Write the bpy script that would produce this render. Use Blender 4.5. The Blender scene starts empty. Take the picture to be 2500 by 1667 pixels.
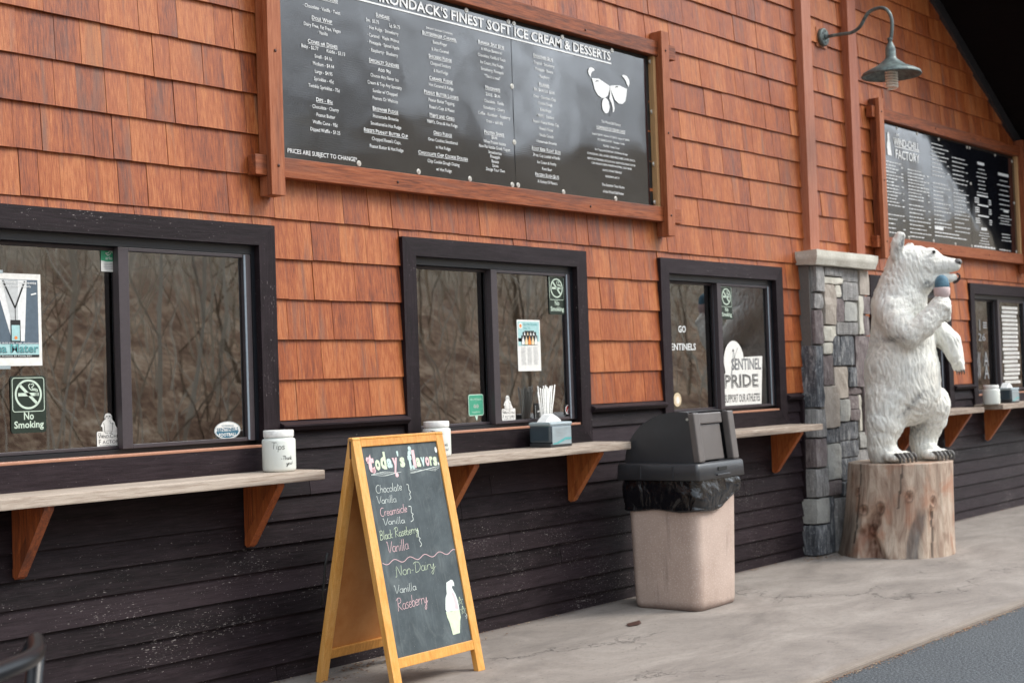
import bpy, bmesh, math, random
import numpy as np
from mathutils import Vector, Matrix, noise as mn
random.seed(7)
rng = np.random.default_rng(11)
sc = bpy.context.scene
COL = sc.collection
R = math.radians

# ---------------------------------------------------------------- camera
cd = bpy.data.cameras.new("camera"); cam = bpy.data.objects.new("camera", cd); COL.objects.link(cam)
RV = Vector((0.64602865, -0.7625672, -0.03373791)); UV = Vector((-9.77610392e-04, -4.50258509e-02, 9.98985344e-01)); FW = Vector((0.76331254, 0.64534017, 0.02983348))
CP = Vector((0, -5.18, 1.345))
cam.matrix_world = Matrix.Translation(CP) @ Matrix((RV, UV, -FW)).transposed().to_4x4()
cd.sensor_width = 36; cd.lens = 49.71; cd.clip_start = .05; cd.clip_end = 1500
cd.dof.use_dof = True; cd.dof.focus_distance = 6.1; cd.dof.aperture_fstop = 4.0
sc.camera = cam

# ---------------------------------------------------------------- sky, sun, exposure
SUN = Vector((.50, -.56, .72)).normalized()
w = bpy.data.worlds.new("World"); sc.world = w; w.use_nodes = True
nt = w.node_tree; nt.nodes.clear()
sky = nt.nodes.new('ShaderNodeTexSky'); sky.sky_type = 'NISHITA'; sky.sun_disc = False
sky.sun_elevation = math.asin(SUN.z); sky.sun_rotation = math.atan2(SUN.x, SUN.y); sky.dust_density = 2.0
tc = nt.nodes.new('ShaderNodeTexCoord'); mp = nt.nodes.new('ShaderNodeMapping'); mp.inputs['Scale'].default_value = (1, 1, 2.2)
cn = nt.nodes.new('ShaderNodeTexNoise'); cn.inputs['Scale'].default_value = 2.2; cn.inputs['Detail'].default_value = 6
cr = nt.nodes.new('ShaderNodeMapRange'); cr.inputs[1].default_value = .34; cr.inputs[2].default_value = .56; cr.inputs[3].default_value = .75; cr.inputs[4].default_value = .97
mx = nt.nodes.new('ShaderNodeMix'); mx.data_type = 'RGBA'
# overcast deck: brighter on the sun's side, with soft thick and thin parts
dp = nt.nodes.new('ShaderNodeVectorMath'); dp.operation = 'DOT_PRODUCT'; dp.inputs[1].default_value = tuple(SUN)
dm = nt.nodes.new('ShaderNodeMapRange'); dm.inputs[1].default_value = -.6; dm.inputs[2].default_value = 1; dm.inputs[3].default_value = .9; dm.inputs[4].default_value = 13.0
c2n = nt.nodes.new('ShaderNodeTexNoise'); c2n.inputs['Scale'].default_value = 4.5; c2n.inputs['Detail'].default_value = 5
c2r = nt.nodes.new('ShaderNodeMapRange'); c2r.inputs[1].default_value = .36; c2r.inputs[2].default_value = .64; c2r.inputs[3].default_value = .5; c2r.inputs[4].default_value = 1.5
mu = nt.nodes.new('ShaderNodeMath'); mu.operation = 'MULTIPLY'; tint = nt.nodes.new('ShaderNodeVectorMath'); tint.operation = 'SCALE'; tint.inputs[0].default_value = (.90, .98, 1.07)
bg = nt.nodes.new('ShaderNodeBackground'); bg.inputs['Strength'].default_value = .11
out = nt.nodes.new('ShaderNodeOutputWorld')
L = nt.links.new
L(tc.outputs['Generated'], mp.inputs['Vector']); L(mp.outputs[0], cn.inputs['Vector']); L(cn.outputs['Fac'], cr.inputs[0])
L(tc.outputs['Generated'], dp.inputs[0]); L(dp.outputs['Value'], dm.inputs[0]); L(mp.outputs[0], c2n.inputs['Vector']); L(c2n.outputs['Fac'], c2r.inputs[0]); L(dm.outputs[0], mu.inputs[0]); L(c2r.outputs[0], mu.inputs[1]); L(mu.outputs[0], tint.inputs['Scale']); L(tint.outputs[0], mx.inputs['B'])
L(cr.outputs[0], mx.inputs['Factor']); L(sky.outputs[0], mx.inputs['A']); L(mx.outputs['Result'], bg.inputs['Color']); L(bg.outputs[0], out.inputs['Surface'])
sd = bpy.data.lights.new("sun", 'SUN'); sd.energy = 1.5; sd.angle = R(22); sd.color = (1.0, .93, .84)
so = bpy.data.objects.new("sun", sd); COL.objects.link(so); so.rotation_euler = SUN.to_track_quat('Z', 'Y').to_euler(); so.location = (4, -6, 8)
sc.view_settings.view_transform = 'Standard'; sc.view_settings.look = 'None'; sc.view_settings.gamma = 1
sc.view_settings.exposure = 0.95; sc.view_settings.use_curve_mapping = False

# ---------------------------------------------------------------- node helper
class NM:
    def __init__(s, name):
        s.m = bpy.data.materials.new(name); s.m.use_nodes = True; s.t = s.m.node_tree; s.t.nodes.clear()
        s.out = s.t.nodes.new('ShaderNodeOutputMaterial'); s.b = s.t.nodes.new('ShaderNodeBsdfPrincipled')
        s.t.links.new(s.b.outputs[0], s.out.inputs[0])
    def n(s, kind, **k):
        nd = s.t.nodes.new('ShaderNode' + kind)
        for a, v in k.items(): setattr(nd, a, v)
        return nd
    def put(s, sock, v):
        if hasattr(v, 'is_output') or isinstance(v, bpy.types.NodeSocket): s.t.links.new(v, sock)
        else: sock.default_value = v
    def pos(s): return s.n('NewGeometry').outputs['Position']
    def obj(s): return s.n('TexCoord').outputs['Object']
    def map(s, vec, scale=(1, 1, 1), loc=(0, 0, 0), rot=(0, 0, 0)):
        m = s.n('Mapping'); s.put(m.inputs['Vector'], vec); s.put(m.inputs['Scale'], scale); s.put(m.inputs['Location'], loc); s.put(m.inputs['Rotation'], rot); return m.outputs[0]
    def noise(s, vec, scale=5, detail=4, rough=.5, dist=0):
        m = s.n('TexNoise'); s.put(m.inputs['Vector'], vec); m.inputs['Scale'].default_value = scale; m.inputs['Detail'].default_value = detail
        m.inputs['Roughness'].default_value = rough; m.inputs['Distortion'].default_value = dist; return m.outputs['Fac']
    def rng(s, v, a, b, c=0, d=1, smooth=False):
        m = s.n('MapRange'); s.put(m.inputs[0], v)
        for i, q in enumerate((a, b, c, d)): m.inputs[i + 1].default_value = q
        if smooth: m.interpolation_type = 'SMOOTHSTEP'
        return m.outputs[0]
    def hsv(s, c, h=.5, sat=1, v=1):
        m = s.n('HueSaturation'); s.put(m.inputs['Hue'], h); s.put(m.inputs['Saturation'], sat); s.put(m.inputs['Value'], v); s.put(m.inputs['Color'], c); return m.outputs[0]
    def math(s, op, a, b=0.0):
        m = s.n('Math', operation=op); s.put(m.inputs[0], a); s.put(m.inputs[1], b); return m.outputs[0]
    def vadd(s, a, b):
        m = s.n('VectorMath', operation='ADD'); s.put(m.inputs[0], a); s.put(m.inputs[1], b); return m.outputs[0]
    def mix(s, f, a, b, blend='MIX'):
        m = s.n('Mix', data_type='RGBA', blend_type=blend); s.put(m.inputs['Factor'], f)
        for k, v in (('A', a), ('B', b)):
            if isinstance(v, tuple) and len(v) == 3: v = v + (1,)
            s.put(m.inputs[k], v)
        return m.outputs['Result']
    def ramp(s, f, stops):
        m = s.n('ValToRGB'); s.put(m.inputs[0], f); e = m.color_ramp.elements
        while len(e) < len(stops): e.new(.5)
        for x, (p, c) in zip(e, stops): x.position = p; x.color = tuple(c) + (1,)
        return m.outputs[0]
    def bump(s, h, dist=.002, strength=1, normal=None):
        m = s.n('Bump'); s.put(m.inputs['Height'], h); m.inputs['Distance'].default_value = dist; m.inputs['Strength'].default_value = strength
        if normal is not None: s.put(m.inputs['Normal'], normal)
        return m.outputs[0]
    def fin(s, color=None, rough=None, normal=None, **k):
        if color is not None: s.put(s.b.inputs['Base Color'], color + (1,) if isinstance(color, tuple) and len(color) == 3 else color)
        if rough is not None: s.put(s.b.inputs['Roughness'], rough)
        if normal is not None: s.put(s.b.inputs['Normal'], normal)
        for a, v in k.items(): s.put(s.b.inputs[a.replace('_', ' ')], v)
        return s.m
    def rnd(s):
        a = s.n('ObjectInfo').outputs['Random']; b = s.n('NewGeometry').outputs['Random Per Island']
        return s.math('FRACT', s.math('ADD', a, s.math('MULTIPLY', b, 3.7)))
    def comb(s, x, y, z):
        m = s.n('CombineXYZ'); s.put(m.inputs[0], x); s.put(m.inputs[1], y); s.put(m.inputs[2], z); return m.outputs[0]

def plain(name, c, rough=.6, **k):
    s = NM(name); v = s.noise(s.pos(), 60, 3)
    col = s.mix(s.rng(v, .3, .7), tuple(x * .9 for x in c), tuple(min(1, x * 1.07) for x in c))
    return s.fin(col, rough, **k)

def wood(name, tones, axis='z', rough=.55, grain=1.0, blotch=.35, stain=None, chips=0, chipth=.705, coat=0, bumpd=.0012, tilt=0.12, spec=.5, knots=0):
    """stained wood; axis = grain direction in world space"""
    s = NM(name); p = s.pos(); r = s.rnd()
    off = s.comb(s.math('MULTIPLY', r, 37.0), s.math('MULTIPLY', r, 11.0), s.math('MULTIPLY', r, 23.0))
    q = s.vadd(p, off)
    sc_ = {'z': (70, 70, 4.5), 'x': (4.5, 70, 70), 'y': (70, 4.5, 70)}[axis]
    sc_ = tuple(v * grain for v in sc_)
    tl = s.math('MULTIPLY', s.math('SUBTRACT', r, .5), tilt * 5)
    rot = s.comb(0, tl, 0) if axis != 'y' else (0, 0, 0)
    g = s.noise(s.map(q, sc_, rot=rot), 1, 5, .62, .35)
    bl = s.noise(s.map(q, tuple(v * .09 for v in sc_)), 1, 3, .5, .8)
    g2 = s.noise(s.map(q, tuple(v * 2.6 for v in sc_), rot=rot), 1, 3, .6, .2)
    f = s.math('ADD', s.math('MULTIPLY', g, .50), s.math('ADD', s.math('MULTIPLY', bl, blotch), s.math('MULTIPLY', r, .60 - blotch)))
    f = s.math('ADD', f, s.math('MULTIPLY', s.math('SUBTRACT', g2, .5), .55))
    col = s.ramp(s.rng(f, .34, .72), tones)
    if stain:
        st = s.rng(s.noise(s.map(q, tuple(v * .14 for v in sc_)), 1, 4, .6, 1.2), .55, .72)
        col = s.mix(s.math('MULTIPLY', st, .7), col, stain)
    fine = s.noise(s.map(p, (420, 420, 260)), 1, 3, .6)
    col = s.mix(s.math('MULTIPLY', s.rng(fine, .54, .70), .45), col, tuple(v * .35 for v in tones[0][1]))
    if knots:
        vo = s.n('TexVoronoi'); s.put(vo.inputs['Vector'], s.map(q, tuple(v * .05 for v in sc_))); vo.inputs['Scale'].default_value = 1.2
        kn = s.rng(vo.outputs['Distance'], .04, .14, 1, 0, True)
        col = s.mix(s.math('MULTIPLY', kn, knots), col, tuple(v * .45 for v in tones[0][1]))
    h = g
    if chips:
        mask = s.rng(s.noise(s.map(p, (1.7, 1.7, 4)), 1, 4, .6), .36, .70)
        zz = s.n('SeparateXYZ'); s.put(zz.inputs[0], p)
        if axis == 'x' and chipth < .74: mask = s.math('MULTIPLY', mask, s.rng(zz.outputs[2], .62, .78, 1, 0))
        sp = s.noise(s.map(p, (48, 48, 230) if axis == 'x' else (230, 230, 48)), 1, 3, .7)
        thr = s.math('ADD', sp, s.math('MULTIPLY', mask, .12))
        c1 = s.rng(thr, chipth, chipth + .017)
        col = s.mix(s.math('MULTIPLY', c1, chips), col, (.46, .42, .40))
        dust = s.rng(s.noise(s.map(p, (3, 3, 9)), 1, 6, .7), .5, .85)
        col = s.mix(s.math('MULTIPLY', dust, .22), col, (.085, .068, .074))
    nrm = s.bump(g, bumpd); nrm = s.bump(fine, bumpd * .4, 1, nrm)
    rr = s.rng(bl, .3, .7, rough - .06, rough + .1)
    m = s.fin(col, rr, nrm)
    s.b.inputs['Specular IOR Level'].default_value = spec
    if coat: s.b.inputs['Coat Weight'].default_value = coat; s.b.inputs['Coat Roughness'].default_value = .32
    return m

# ---------------------------------------------------------------- mesh helpers
def tag(o, label=None, cat=None, group=None, kind=None):
    if label: o['label'] = label
    if cat: o['category'] = cat
    if group: o['group'] = group
    if kind: o['kind'] = kind
    return o
def empty(name, loc=(0, 0, 0), rz=0, label=None, cat=None, group=None):
    o = bpy.data.objects.new(name, None); COL.objects.link(o); o.location = loc; o.rotation_euler = (0, 0, rz); o.empty_display_size = .1
    return tag(o, label, cat, group)
class MB:
    def __init__(s): s.v = []; s.f = []; s.sm = []; s.mi = []
    def add(s, vs, fs, smooth=False, mi=0):
        o = len(s.v); s.v += [tuple(v) for v in vs]; s.f += [tuple(i + o for i in f) for f in fs]; s.sm += [smooth] * len(fs); s.mi += [mi] * len(fs); return s
    def box(s, x0, x1, y0, y1, z0, z1, mi=0):
        vs = [(x, y, z) for x in (x0, x1) for y in (y0, y1) for z in (z0, z1)]
        return s.add(vs, [(0, 1, 3, 2), (4, 6, 7, 5), (0, 4, 5, 1), (2, 3, 7, 6), (0, 2, 6, 4), (1, 5, 7, 3)], mi=mi)
    def bbox(s, x0, x1, y0, y1, z0, z1, b=.004, mi=0):
        """box with bevelled edges"""
        bm = bmesh.new(); bmesh.ops.create_cube(bm, size=1)
        for v in bm.verts: v.co = Vector(((x0 + x1) / 2 + v.co.x * (x1 - x0), (y0 + y1) / 2 + v.co.y * (y1 - y0), (z0 + z1) / 2 + v.co.z * (z1 - z0)))
        bmesh.ops.bevel(bm, geom=list(bm.edges), offset=b, segments=2, affect='EDGES', profile=.6)
        s.bm(bm, mi=mi); return s
    def bm(s, bm, smooth=False, mi=0):
        bm.verts.index_update(); s.add([v.co[:] for v in bm.verts], [[v.index for v in f.verts] for f in bm.faces], smooth, mi); bm.free(); return s
    def prism(s, pts, axis, a, b, mi=0):
        """2D polygon extruded along axis: x -> pts are (y,z); y -> (x,z); z -> (x,y)"""
        n = len(pts)
        def P(p, t): return {'x': (t, p[0], p[1]), 'y': (p[0], t, p[1]), 'z': (p[0], p[1], t)}[axis]
        vs = [P(p, a) for p in pts] + [P(p, b) for p in pts]
        return s.add(vs, [tuple(range(n))[::-1], tuple(range(n, 2 * n))] + [(i, (i + 1) % n, n + (i + 1) % n, n + i) for i in range(n)], mi=mi)
    def tube(s, pts, r, n=8, cap=True, mi=0, smooth=True):
        pts = [Vector(p) for p in pts]; rs = r if isinstance(r, (list, tuple)) else [r] * len(pts)
        vs = []; T0 = (pts[1] - pts[0]).normalized(); ref = Vector((0, 0, 1)) if abs(T0.z) < .9 else Vector((1, 0, 0)); U = T0.cross(ref).normalized()
        for i, p in enumerate(pts):
            T = (pts[min(i + 1, len(pts) - 1)] - pts[max(i - 1, 0)]).normalized(); U = (U - T * U.dot(T)).normalized(); Vv = T.cross(U)
            for k in range(n):
                a = 2 * math.pi * k / n; vs.append(p + (U * math.cos(a) + Vv * math.sin(a)) * rs[i])
        fs = [(i * n + k, i * n + (k + 1) % n, (i + 1) * n + (k + 1) % n, (i + 1) * n + k) for i in range(len(pts) - 1) for k in range(n)]
        s.add(vs, fs, smooth, mi)
        if cap: o = len(s.v) - len(vs); s.f += [tuple(o + k for k in range(n))[::-1], tuple(o + (len(pts) - 1) * n + k for k in range(n))]; s.sm += [False] * 2; s.mi += [mi] * 2
        return s
    def lathe(s, prof, c=(0, 0, 0), n=32, mi=0, smooth=True, cap=True):
        vs = [(c[0] + r * math.cos(2 * math.pi * k / n), c[1] + r * math.sin(2 * math.pi * k / n), c[2] + z) for r, z in prof for k in range(n)]
        fs = [(i * n + k, i * n + (k + 1) % n, (i + 1) * n + (k + 1) % n, (i + 1) * n + k) for i in range(len(prof) - 1) for k in range(n)]
        s.add(vs, fs, smooth, mi)
        if cap:
            o = len(s.v) - len(vs); s.f += [tuple(o + k for k in range(n))[::-1], tuple(o + (len(prof) - 1) * n + k for k in range(n))]; s.sm += [False] * 2; s.mi += [mi] * 2
        return s
    def mesh(s, name, mats):
        me = bpy.data.meshes.new(name); me.from_pydata(s.v, [], s.f)
        for m in (mats if isinstance(mats, (list, tuple)) else [mats]): me.materials.append(m)
        me.polygons.foreach_set('use_smooth', s.sm); me.polygons.foreach_set('material_index', s.mi); me.update(); return me
    def build(s, name, mats, parent=None, **k):
        o = bpy.data.objects.new(name, s.mesh(name, mats)); COL.objects.link(o)
        if parent: o.parent = parent
        return tag(o, **k)
def world_part(o, parent):
    """parent without moving (parent may be offset/rotated)"""
    o.parent = parent; o.matrix_parent_inverse = parent_matrix(parent).inverted(); return o
def parent_matrix(p):
    m = Matrix.Translation(p.location) @ p.rotation_euler.to_matrix().to_4x4()
    return (parent_matrix(p.parent) @ p.matrix_parent_inverse @ m) if p.parent else m
def copy_tree(o, parent=None):
    c = o.copy(); COL.objects.link(c)
    if parent: c.parent = parent; c.matrix_parent_inverse = o.matrix_parent_inverse.copy()
    for ch in list(o.children): copy_tree(ch, c)
    return c

# ---------------------------------------------------------------- flat print helper
FC = {}
def text_geo(body, bold=0.0):
    key = (body, bold)
    if key not in FC:
        cu = bpy.data.curves.new('t', 'FONT'); cu.body = body; cu.size = 1; cu.resolution_u = 2; cu.offset = bold; cu.align_x = 'LEFT'
        o = bpy.data.objects.new('t', cu); me = o.to_mesh()
        vs = np.array([v.co[:2] for v in me.vertices]) if len(me.vertices) else np.zeros((0, 2))
        fs = [tuple(p.vertices) for p in me.polygons]
        o.to_mesh_clear(); bpy.data.objects.remove(o); bpy.data.curves.remove(cu)
        FC[key] = (vs, fs)
    return FC[key]
class Flat(MB):
    """flat shapes on a plane: O origin, ux, uy in-plane axes, n towards the viewer"""
    def __init__(s, O=(0, 0, 0), ux=(1, 0, 0), uy=(0, 0, 1), n=(0, -1, 0), h=.0006):
        super().__init__(); s.O = Vector(O); s.ux = Vector(ux); s.uy = Vector(uy); s.n = Vector(n); s.h = h
    def P(s, x, y, l=1): return s.O + s.ux * x + s.uy * y + s.n * (s.h * l)
    def poly(s, pts, l=1, mi=0): return s.add([s.P(x, y, l) for x, y in pts], [tuple(range(len(pts)))], mi=mi)
    def rect(s, x0, y0, x1, y1, l=1, mi=0): return s.poly([(x0, y0), (x1, y0), (x1, y1), (x0, y1)], l, mi)
    def disc(s, x, y, rx, ry=None, l=1, mi=0, n=28): ry = ry or rx; return s.poly([(x + rx * math.cos(2 * math.pi * k / n), y + ry * math.sin(2 * math.pi * k / n)) for k in range(n)], l, mi)
    def ring(s, x, y, r0, r1, l=1, mi=0, n=36, asp=1):
        for k in range(n):
            a, b = 2 * math.pi * k / n, 2 * math.pi * (k + 1) / n
            s.poly([(x + r * math.cos(t), y + asp * r * math.sin(t)) for r, t in ((r0, a), (r1, a), (r1, b), (r0, b))], l, mi)
    def line(s, pts, w=.002, l=1, mi=0, closed=False):
        if closed: pts = list(pts) + [pts[0]]
        L_, R_ = [], []
        for i, p in enumerate(pts):
            a = pts[max(i - 1, 0)]; b = pts[min(i + 1, len(pts) - 1)]; dx, dy = b[0] - a[0], b[1] - a[1]; d = math.hypot(dx, dy) or 1
            ww = w * .5 * (1 if not callable(w) else 1); L_.append((p[0] - dy / d * ww, p[1] + dx / d * ww)); R_.append((p[0] + dy / d * ww, p[1] - dx / d * ww))
        for i in range(len(pts) - 1): s.poly([L_[i], R_[i], R_[i + 1], L_[i + 1]], l, mi)
    def text(s, body, x, y, size, align='c', width=None, bold=0, l=1, mi=0, shear=0, rot=0, ysc=1):
        vs, fs = text_geo(body, bold)
        if not len(vs): return s
        w0 = vs[:, 0].min(), vs[:, 0].max(); W = (w0[1] - w0[0]) * size; k = 1 if width is None else width / W
        q = vs.copy(); q[:, 0] = (q[:, 0] - w0[0]) * size * k; q[:, 1] *= size * ysc; q[:, 0] += q[:, 1] * shear
        W *= k; q[:, 0] -= {'l': 0, 'c': W / 2, 'r': W}[align]
        c, s_ = math.cos(rot), math.sin(rot); q = np.c_[q[:, 0] * c - q[:, 1] * s_, q[:, 0] * s_ + q[:, 1] * c]
        return s.add([s.P(x + a, y + b, l) for a, b in q], fs, mi=mi)
def rrect(x0, y0, x1, y1, r, n=5):
    o = []
    for cx, cy, a0 in ((x1 - r, y1 - r, 0), (x0 + r, y1 - r, 90), (x0 + r, y0 + r, 180), (x1 - r, y0 + r, 270)):
        for k in range(n + 1): a = R(a0 + 90 * k / n); o.append((cx + r * math.cos(a), cy + r * math.sin(a)))
    return o
def inframe(p, m=1.03):
    d = Vector(p) - CP; z = d.dot(FW)
    if z < .3: return 0
    x, y = d.dot(RV) / z * 49.71 / 18, d.dot(UV) / z * 49.71 / 12
    return 1 / z if abs(x) < m and abs(y) < m else 0
# ---------------------------------------------------------------- materials
M = {}
M['shingle'] = wood('cedar_shingle', [(0, (.13, .025, .006)), (.3, (.25, .053, .010)), (.62, (.345, .086, .018)), (1, (.46, .155, .046))], 'z', .48, stain=(.15, .078, .056), tilt=.22, bumpd=.0016, spec=.5, blotch=.42)
M['dark'] = wood('dark_stained_wood', [(0, (.005, .0028, .0038)), (.5, (.0155, .0095, .0120)), (1, (.028, .0185, .0225))], 'x', .55, chips=.6, chipth=.712, spec=.18, bumpd=.0014, tilt=.03, knots=.5)
M['trimh'] = wood('dark_stained_rail', [(0, (.007, .004, .005)), (.5, (.0165, .0102, .0128)), (1, (.027, .018, .0215))], 'x', .52, chips=.6, chipth=.76, bumpd=.001, tilt=.02, spec=.22, knots=.4)
M['darkv'] = wood('dark_stained_trim', [(0, (.007, .004, .005)), (.5, (.016, .0098, .0124)), (1, (.026, .0172, .0205))], 'z', .52, chips=.6, chipth=.75, spec=.2, bumpd=.001, tilt=.03)
M['beam'] = wood('cedar_beam', [(0, (.10, .026, .010)), (.4, (.26, .066, .020)), (1, (.38, .125, .050))], 'x', .5, grain=.8, stain=(.10, .045, .035), tilt=.02, knots=.3, spec=.35)
M['beamv'] = wood('cedar_post', [(0, (.12, .030, .011)), (.4, (.27, .072, .024)), (1, (.40, .14, .062))], 'z', .5, grain=.8, stain=(.12, .05, .035), tilt=.02, spec=.35)
M['pilaster'] = wood('cedar_pilaster', [(0, (.24, .058, .022)), (.5, (.33, .095, .042)), (1, (.42, .16, .09))], 'z', .46, grain=.6, tilt=.02, spec=.5)
M['bracket'] = wood('orange_bracket_wood', [(0, (.16, .040, .014)), (.5, (.34, .085, .022)), (1, (.46, .15, .04))], 'z', .45, stain=(.06, .02, .01), tilt=.1)
M['grey'] = wood('weathered_grey_board', [(0, (.10, .070, .052)), (.45, (.29, .222, .172)), (1, (.48, .405, .335))], 'x', .75, stain=(.07, .055, .047), knots=.5, tilt=.02, bumpd=.0015, grain=.8)
M['yellow'] = wood('yellow_varnished_wood', [(0, (.56, .235, .042)), (.5, (.70, .335, .075)), (1, (.78, .42, .13))], 'z', .42, grain=.5, tilt=.02, bumpd=.0004)
M['intwood'] = wood('interior_pine', [(0, (.40, .22, .10)), (1, (.62, .38, .18))], 'z', .5, grain=.5, tilt=.02)

def m_hardboard():
    s = NM('brown_hardboard'); p = s.pos(); a = s.noise(p, 4, 5, .6); b = s.noise(p, 160, 4, .7)
    c = s.ramp(s.rng(a, .35, .7), [(0, (.44, .15, .024)), (1, (.62, .28, .085))]); c = s.mix(s.math('MULTIPLY', s.rng(b, .55, .75), .5), c, (.50, .28, .14))
    return s.fin(c, .6, s.bump(b, .0006))
M['hardboard'] = m_hardboard()
def m_chalk():
    s = NM('slate_chalkboard'); p = s.obj(); a = s.noise(p, 5, 6, .65); b = s.noise(s.map(p, (90, 60, 7)), 1, 5, .7); sm = s.noise(s.map(p, (9, 9, 5)), 1, 5, .6, 1.5)
    c = s.ramp(s.rng(a, .3, .75), [(0, (.030, .042, .048)), (1, (.090, .115, .125))])
    c = s.mix(s.math('MULTIPLY', s.rng(b, .55, .80), .35), c, (.22, .25, .25)); c = s.mix(s.math('MULTIPLY', s.rng(sm, .52, .74), .30), c, (.22, .25, .25))
    d = s.noise(s.map(p, (420, 420, 420)), 1, 1, .5); c = s.mix(s.rng(d, .79, .81), c, (.5, .52, .5))
    return s.fin(c, .75)
M['slate'] = m_chalk()
def m_menu():
    s = NM('black_ribbed_plastic'); p = s.pos(); wv = s.n('TexWave', wave_type='BANDS', bands_direction='Z'); s.put(wv.inputs['Vector'], p); wv.inputs['Scale'].default_value = 27; wv.inputs['Distortion'].default_value = .0
    und = s.noise(s.map(p, (1.1, 1, 1.5)), 1.3, 2, .5); fine = s.noise(s.map(p, (3, 3, 40)), 1, 3, .6)
    n1 = s.bump(und, .009, 1); n2 = s.bump(wv.outputs['Fac'], .00002, 1, n1); n3 = s.bump(fine, .00003, 1, n2)
    return s.fin((.004, .005, .008), .075, n3, Specular_IOR_Level=.9, IOR=1.75)
M['menu'] = m_menu()
def m_menu2():
    s = NM('black_gloss_panel'); p = s.pos(); und = s.noise(s.map(p, (1, 1, 1.3)), 1.5, 2, .5)
    return s.fin((.005, .006, .009), .08, s.bump(und, .009, 1), Specular_IOR_Level=1.0, IOR=1.9)
M['menu2'] = m_menu2()
M['white'] = plain('white_print', (.74, .75, .74), .5)
M['paper'] = plain('white_paper', (.76, .75, .71), .7)
M['black'] = plain('black_print', (.012, .013, .013), .5)
M['signgreen'] = plain('dark_green_sign_plastic', (.016, .028, .020), .35)
M['palegreen'] = plain('pale_sign_print', (.55, .66, .55), .5)
M['green'] = plain('green_sticker', (.035, .30, .15), .4)
M['mint'] = plain('teal_green_sticker', (.06, .33, .21), .4)
M['mintlight'] = plain('pale_mint_print', (.55, .75, .62), .4)
M['teal'] = plain('teal_print', (.10, .36, .36), .5)
M['tealpale'] = plain('pale_teal_print', (.36, .58, .58), .5)
M['blueband'] = plain('blue_print', (.03, .13, .20), .5)
M['denim'] = plain('grey_blue_photo_print', (.085, .12, .155), .5)
M['shirt'] = plain('pale_shirt_print', (.50, .52, .52), .5)
M['orange'] = plain('orange_print', (.75, .25, .05), .5)
M['cream'] = plain('cream_print', (.75, .60, .38), .5)
M['red'] = plain('red_print', (.35, .02, .015), .4)
M['greyprint'] = plain('grey_print', (.28, .29, .30), .6)
M['chalkw'] = plain('white_chalk', (.72, .78, .74), .9)
M['chalkp'] = plain('pink_chalk', (.78, .52, .54), .9)
M['chalkg'] = plain('green_chalk', (.62, .72, .52), .9)
M['chalkb'] = plain('aqua_chalk', (.52, .66, .63), .9)
M['frame'] = plain('bronze_window_frame', (.055, .045, .050), .38)
M['framed'] = plain('black_window_track', (.010, .012, .016), .35)
M['silver'] = plain('grey_window_seal', (.20, .24, .28), .35)
M['copper'] = plain('copper_sill_strip', (.45, .22, .14), .35)
M['steel'] = plain('galvanised_washer', (.55, .53, .48), .35, Metallic=.6)
M['bolt'] = plain('rusty_bolt', (.09, .045, .035), .5, Metallic=.4)
M['blackplastic'] = None
def m_plastic(name, c, rough, b=.0004, spec=.5):
    s = NM(name); p = s.pos(); n = s.noise(p, 700, 2); d = s.rng(s.noise(p, 7, 5, .6), .45, .8); c2 = s.mix(s.math('MULTIPLY', d, .35), c, tuple(min(1, v * 1.8 + .012) for v in c))
    return s.fin(c2, rough, s.bump(n, b), Specular_IOR_Level=spec)
M['lid'] = m_plastic('charcoal_lid_plastic', (.028, .030, .034), .36, spec=.8)
M['flap'] = m_plastic('lit_flap_plastic', (.105, .092, .086), .34, spec=.8)  # brown-grey, with the lighting on the lid's front put into the colour
M['chair'] = m_plastic('black_painted_metal', (.004, .005, .007), .30, .0001, .35)
M['jar'] = NM('frosted_white_plastic').fin((.74, .77, .72), .38, Subsurface_Weight=.25, Subsurface_Radius=(.03, .03, .03), Subsurface_Scale=.4)
M['jarlid'] = plain('white_lid_plastic', (.80, .80, .77), .35)
M['smoky'] = m_plastic('smoky_grey_plastic', (.045, .065, .080), .15, .00005, .9)
M['smokylight'] = m_plastic('pale_grey_plastic', (.32, .38, .40), .22, .00005, .9)
M['napkin'] = plain('white_napkin', (.82, .82, .80), .9)
def m_bag():
    s = NM('black_bin_liner'); p = s.pos(); a = s.noise(s.map(p, (1, 1, .7)), 9, 4, .55, 1.6); b = s.noise(s.map(p, (1, 1, .5)), 32, 3, .55, 1.0)
    n1 = s.bump(a, .012, 1); n2 = s.bump(b, .0010, 1, n1)
    return s.fin((.004, .0045, .006), .14, n2, Specular_IOR_Level=.7)
M['bag'] = m_bag()
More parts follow.
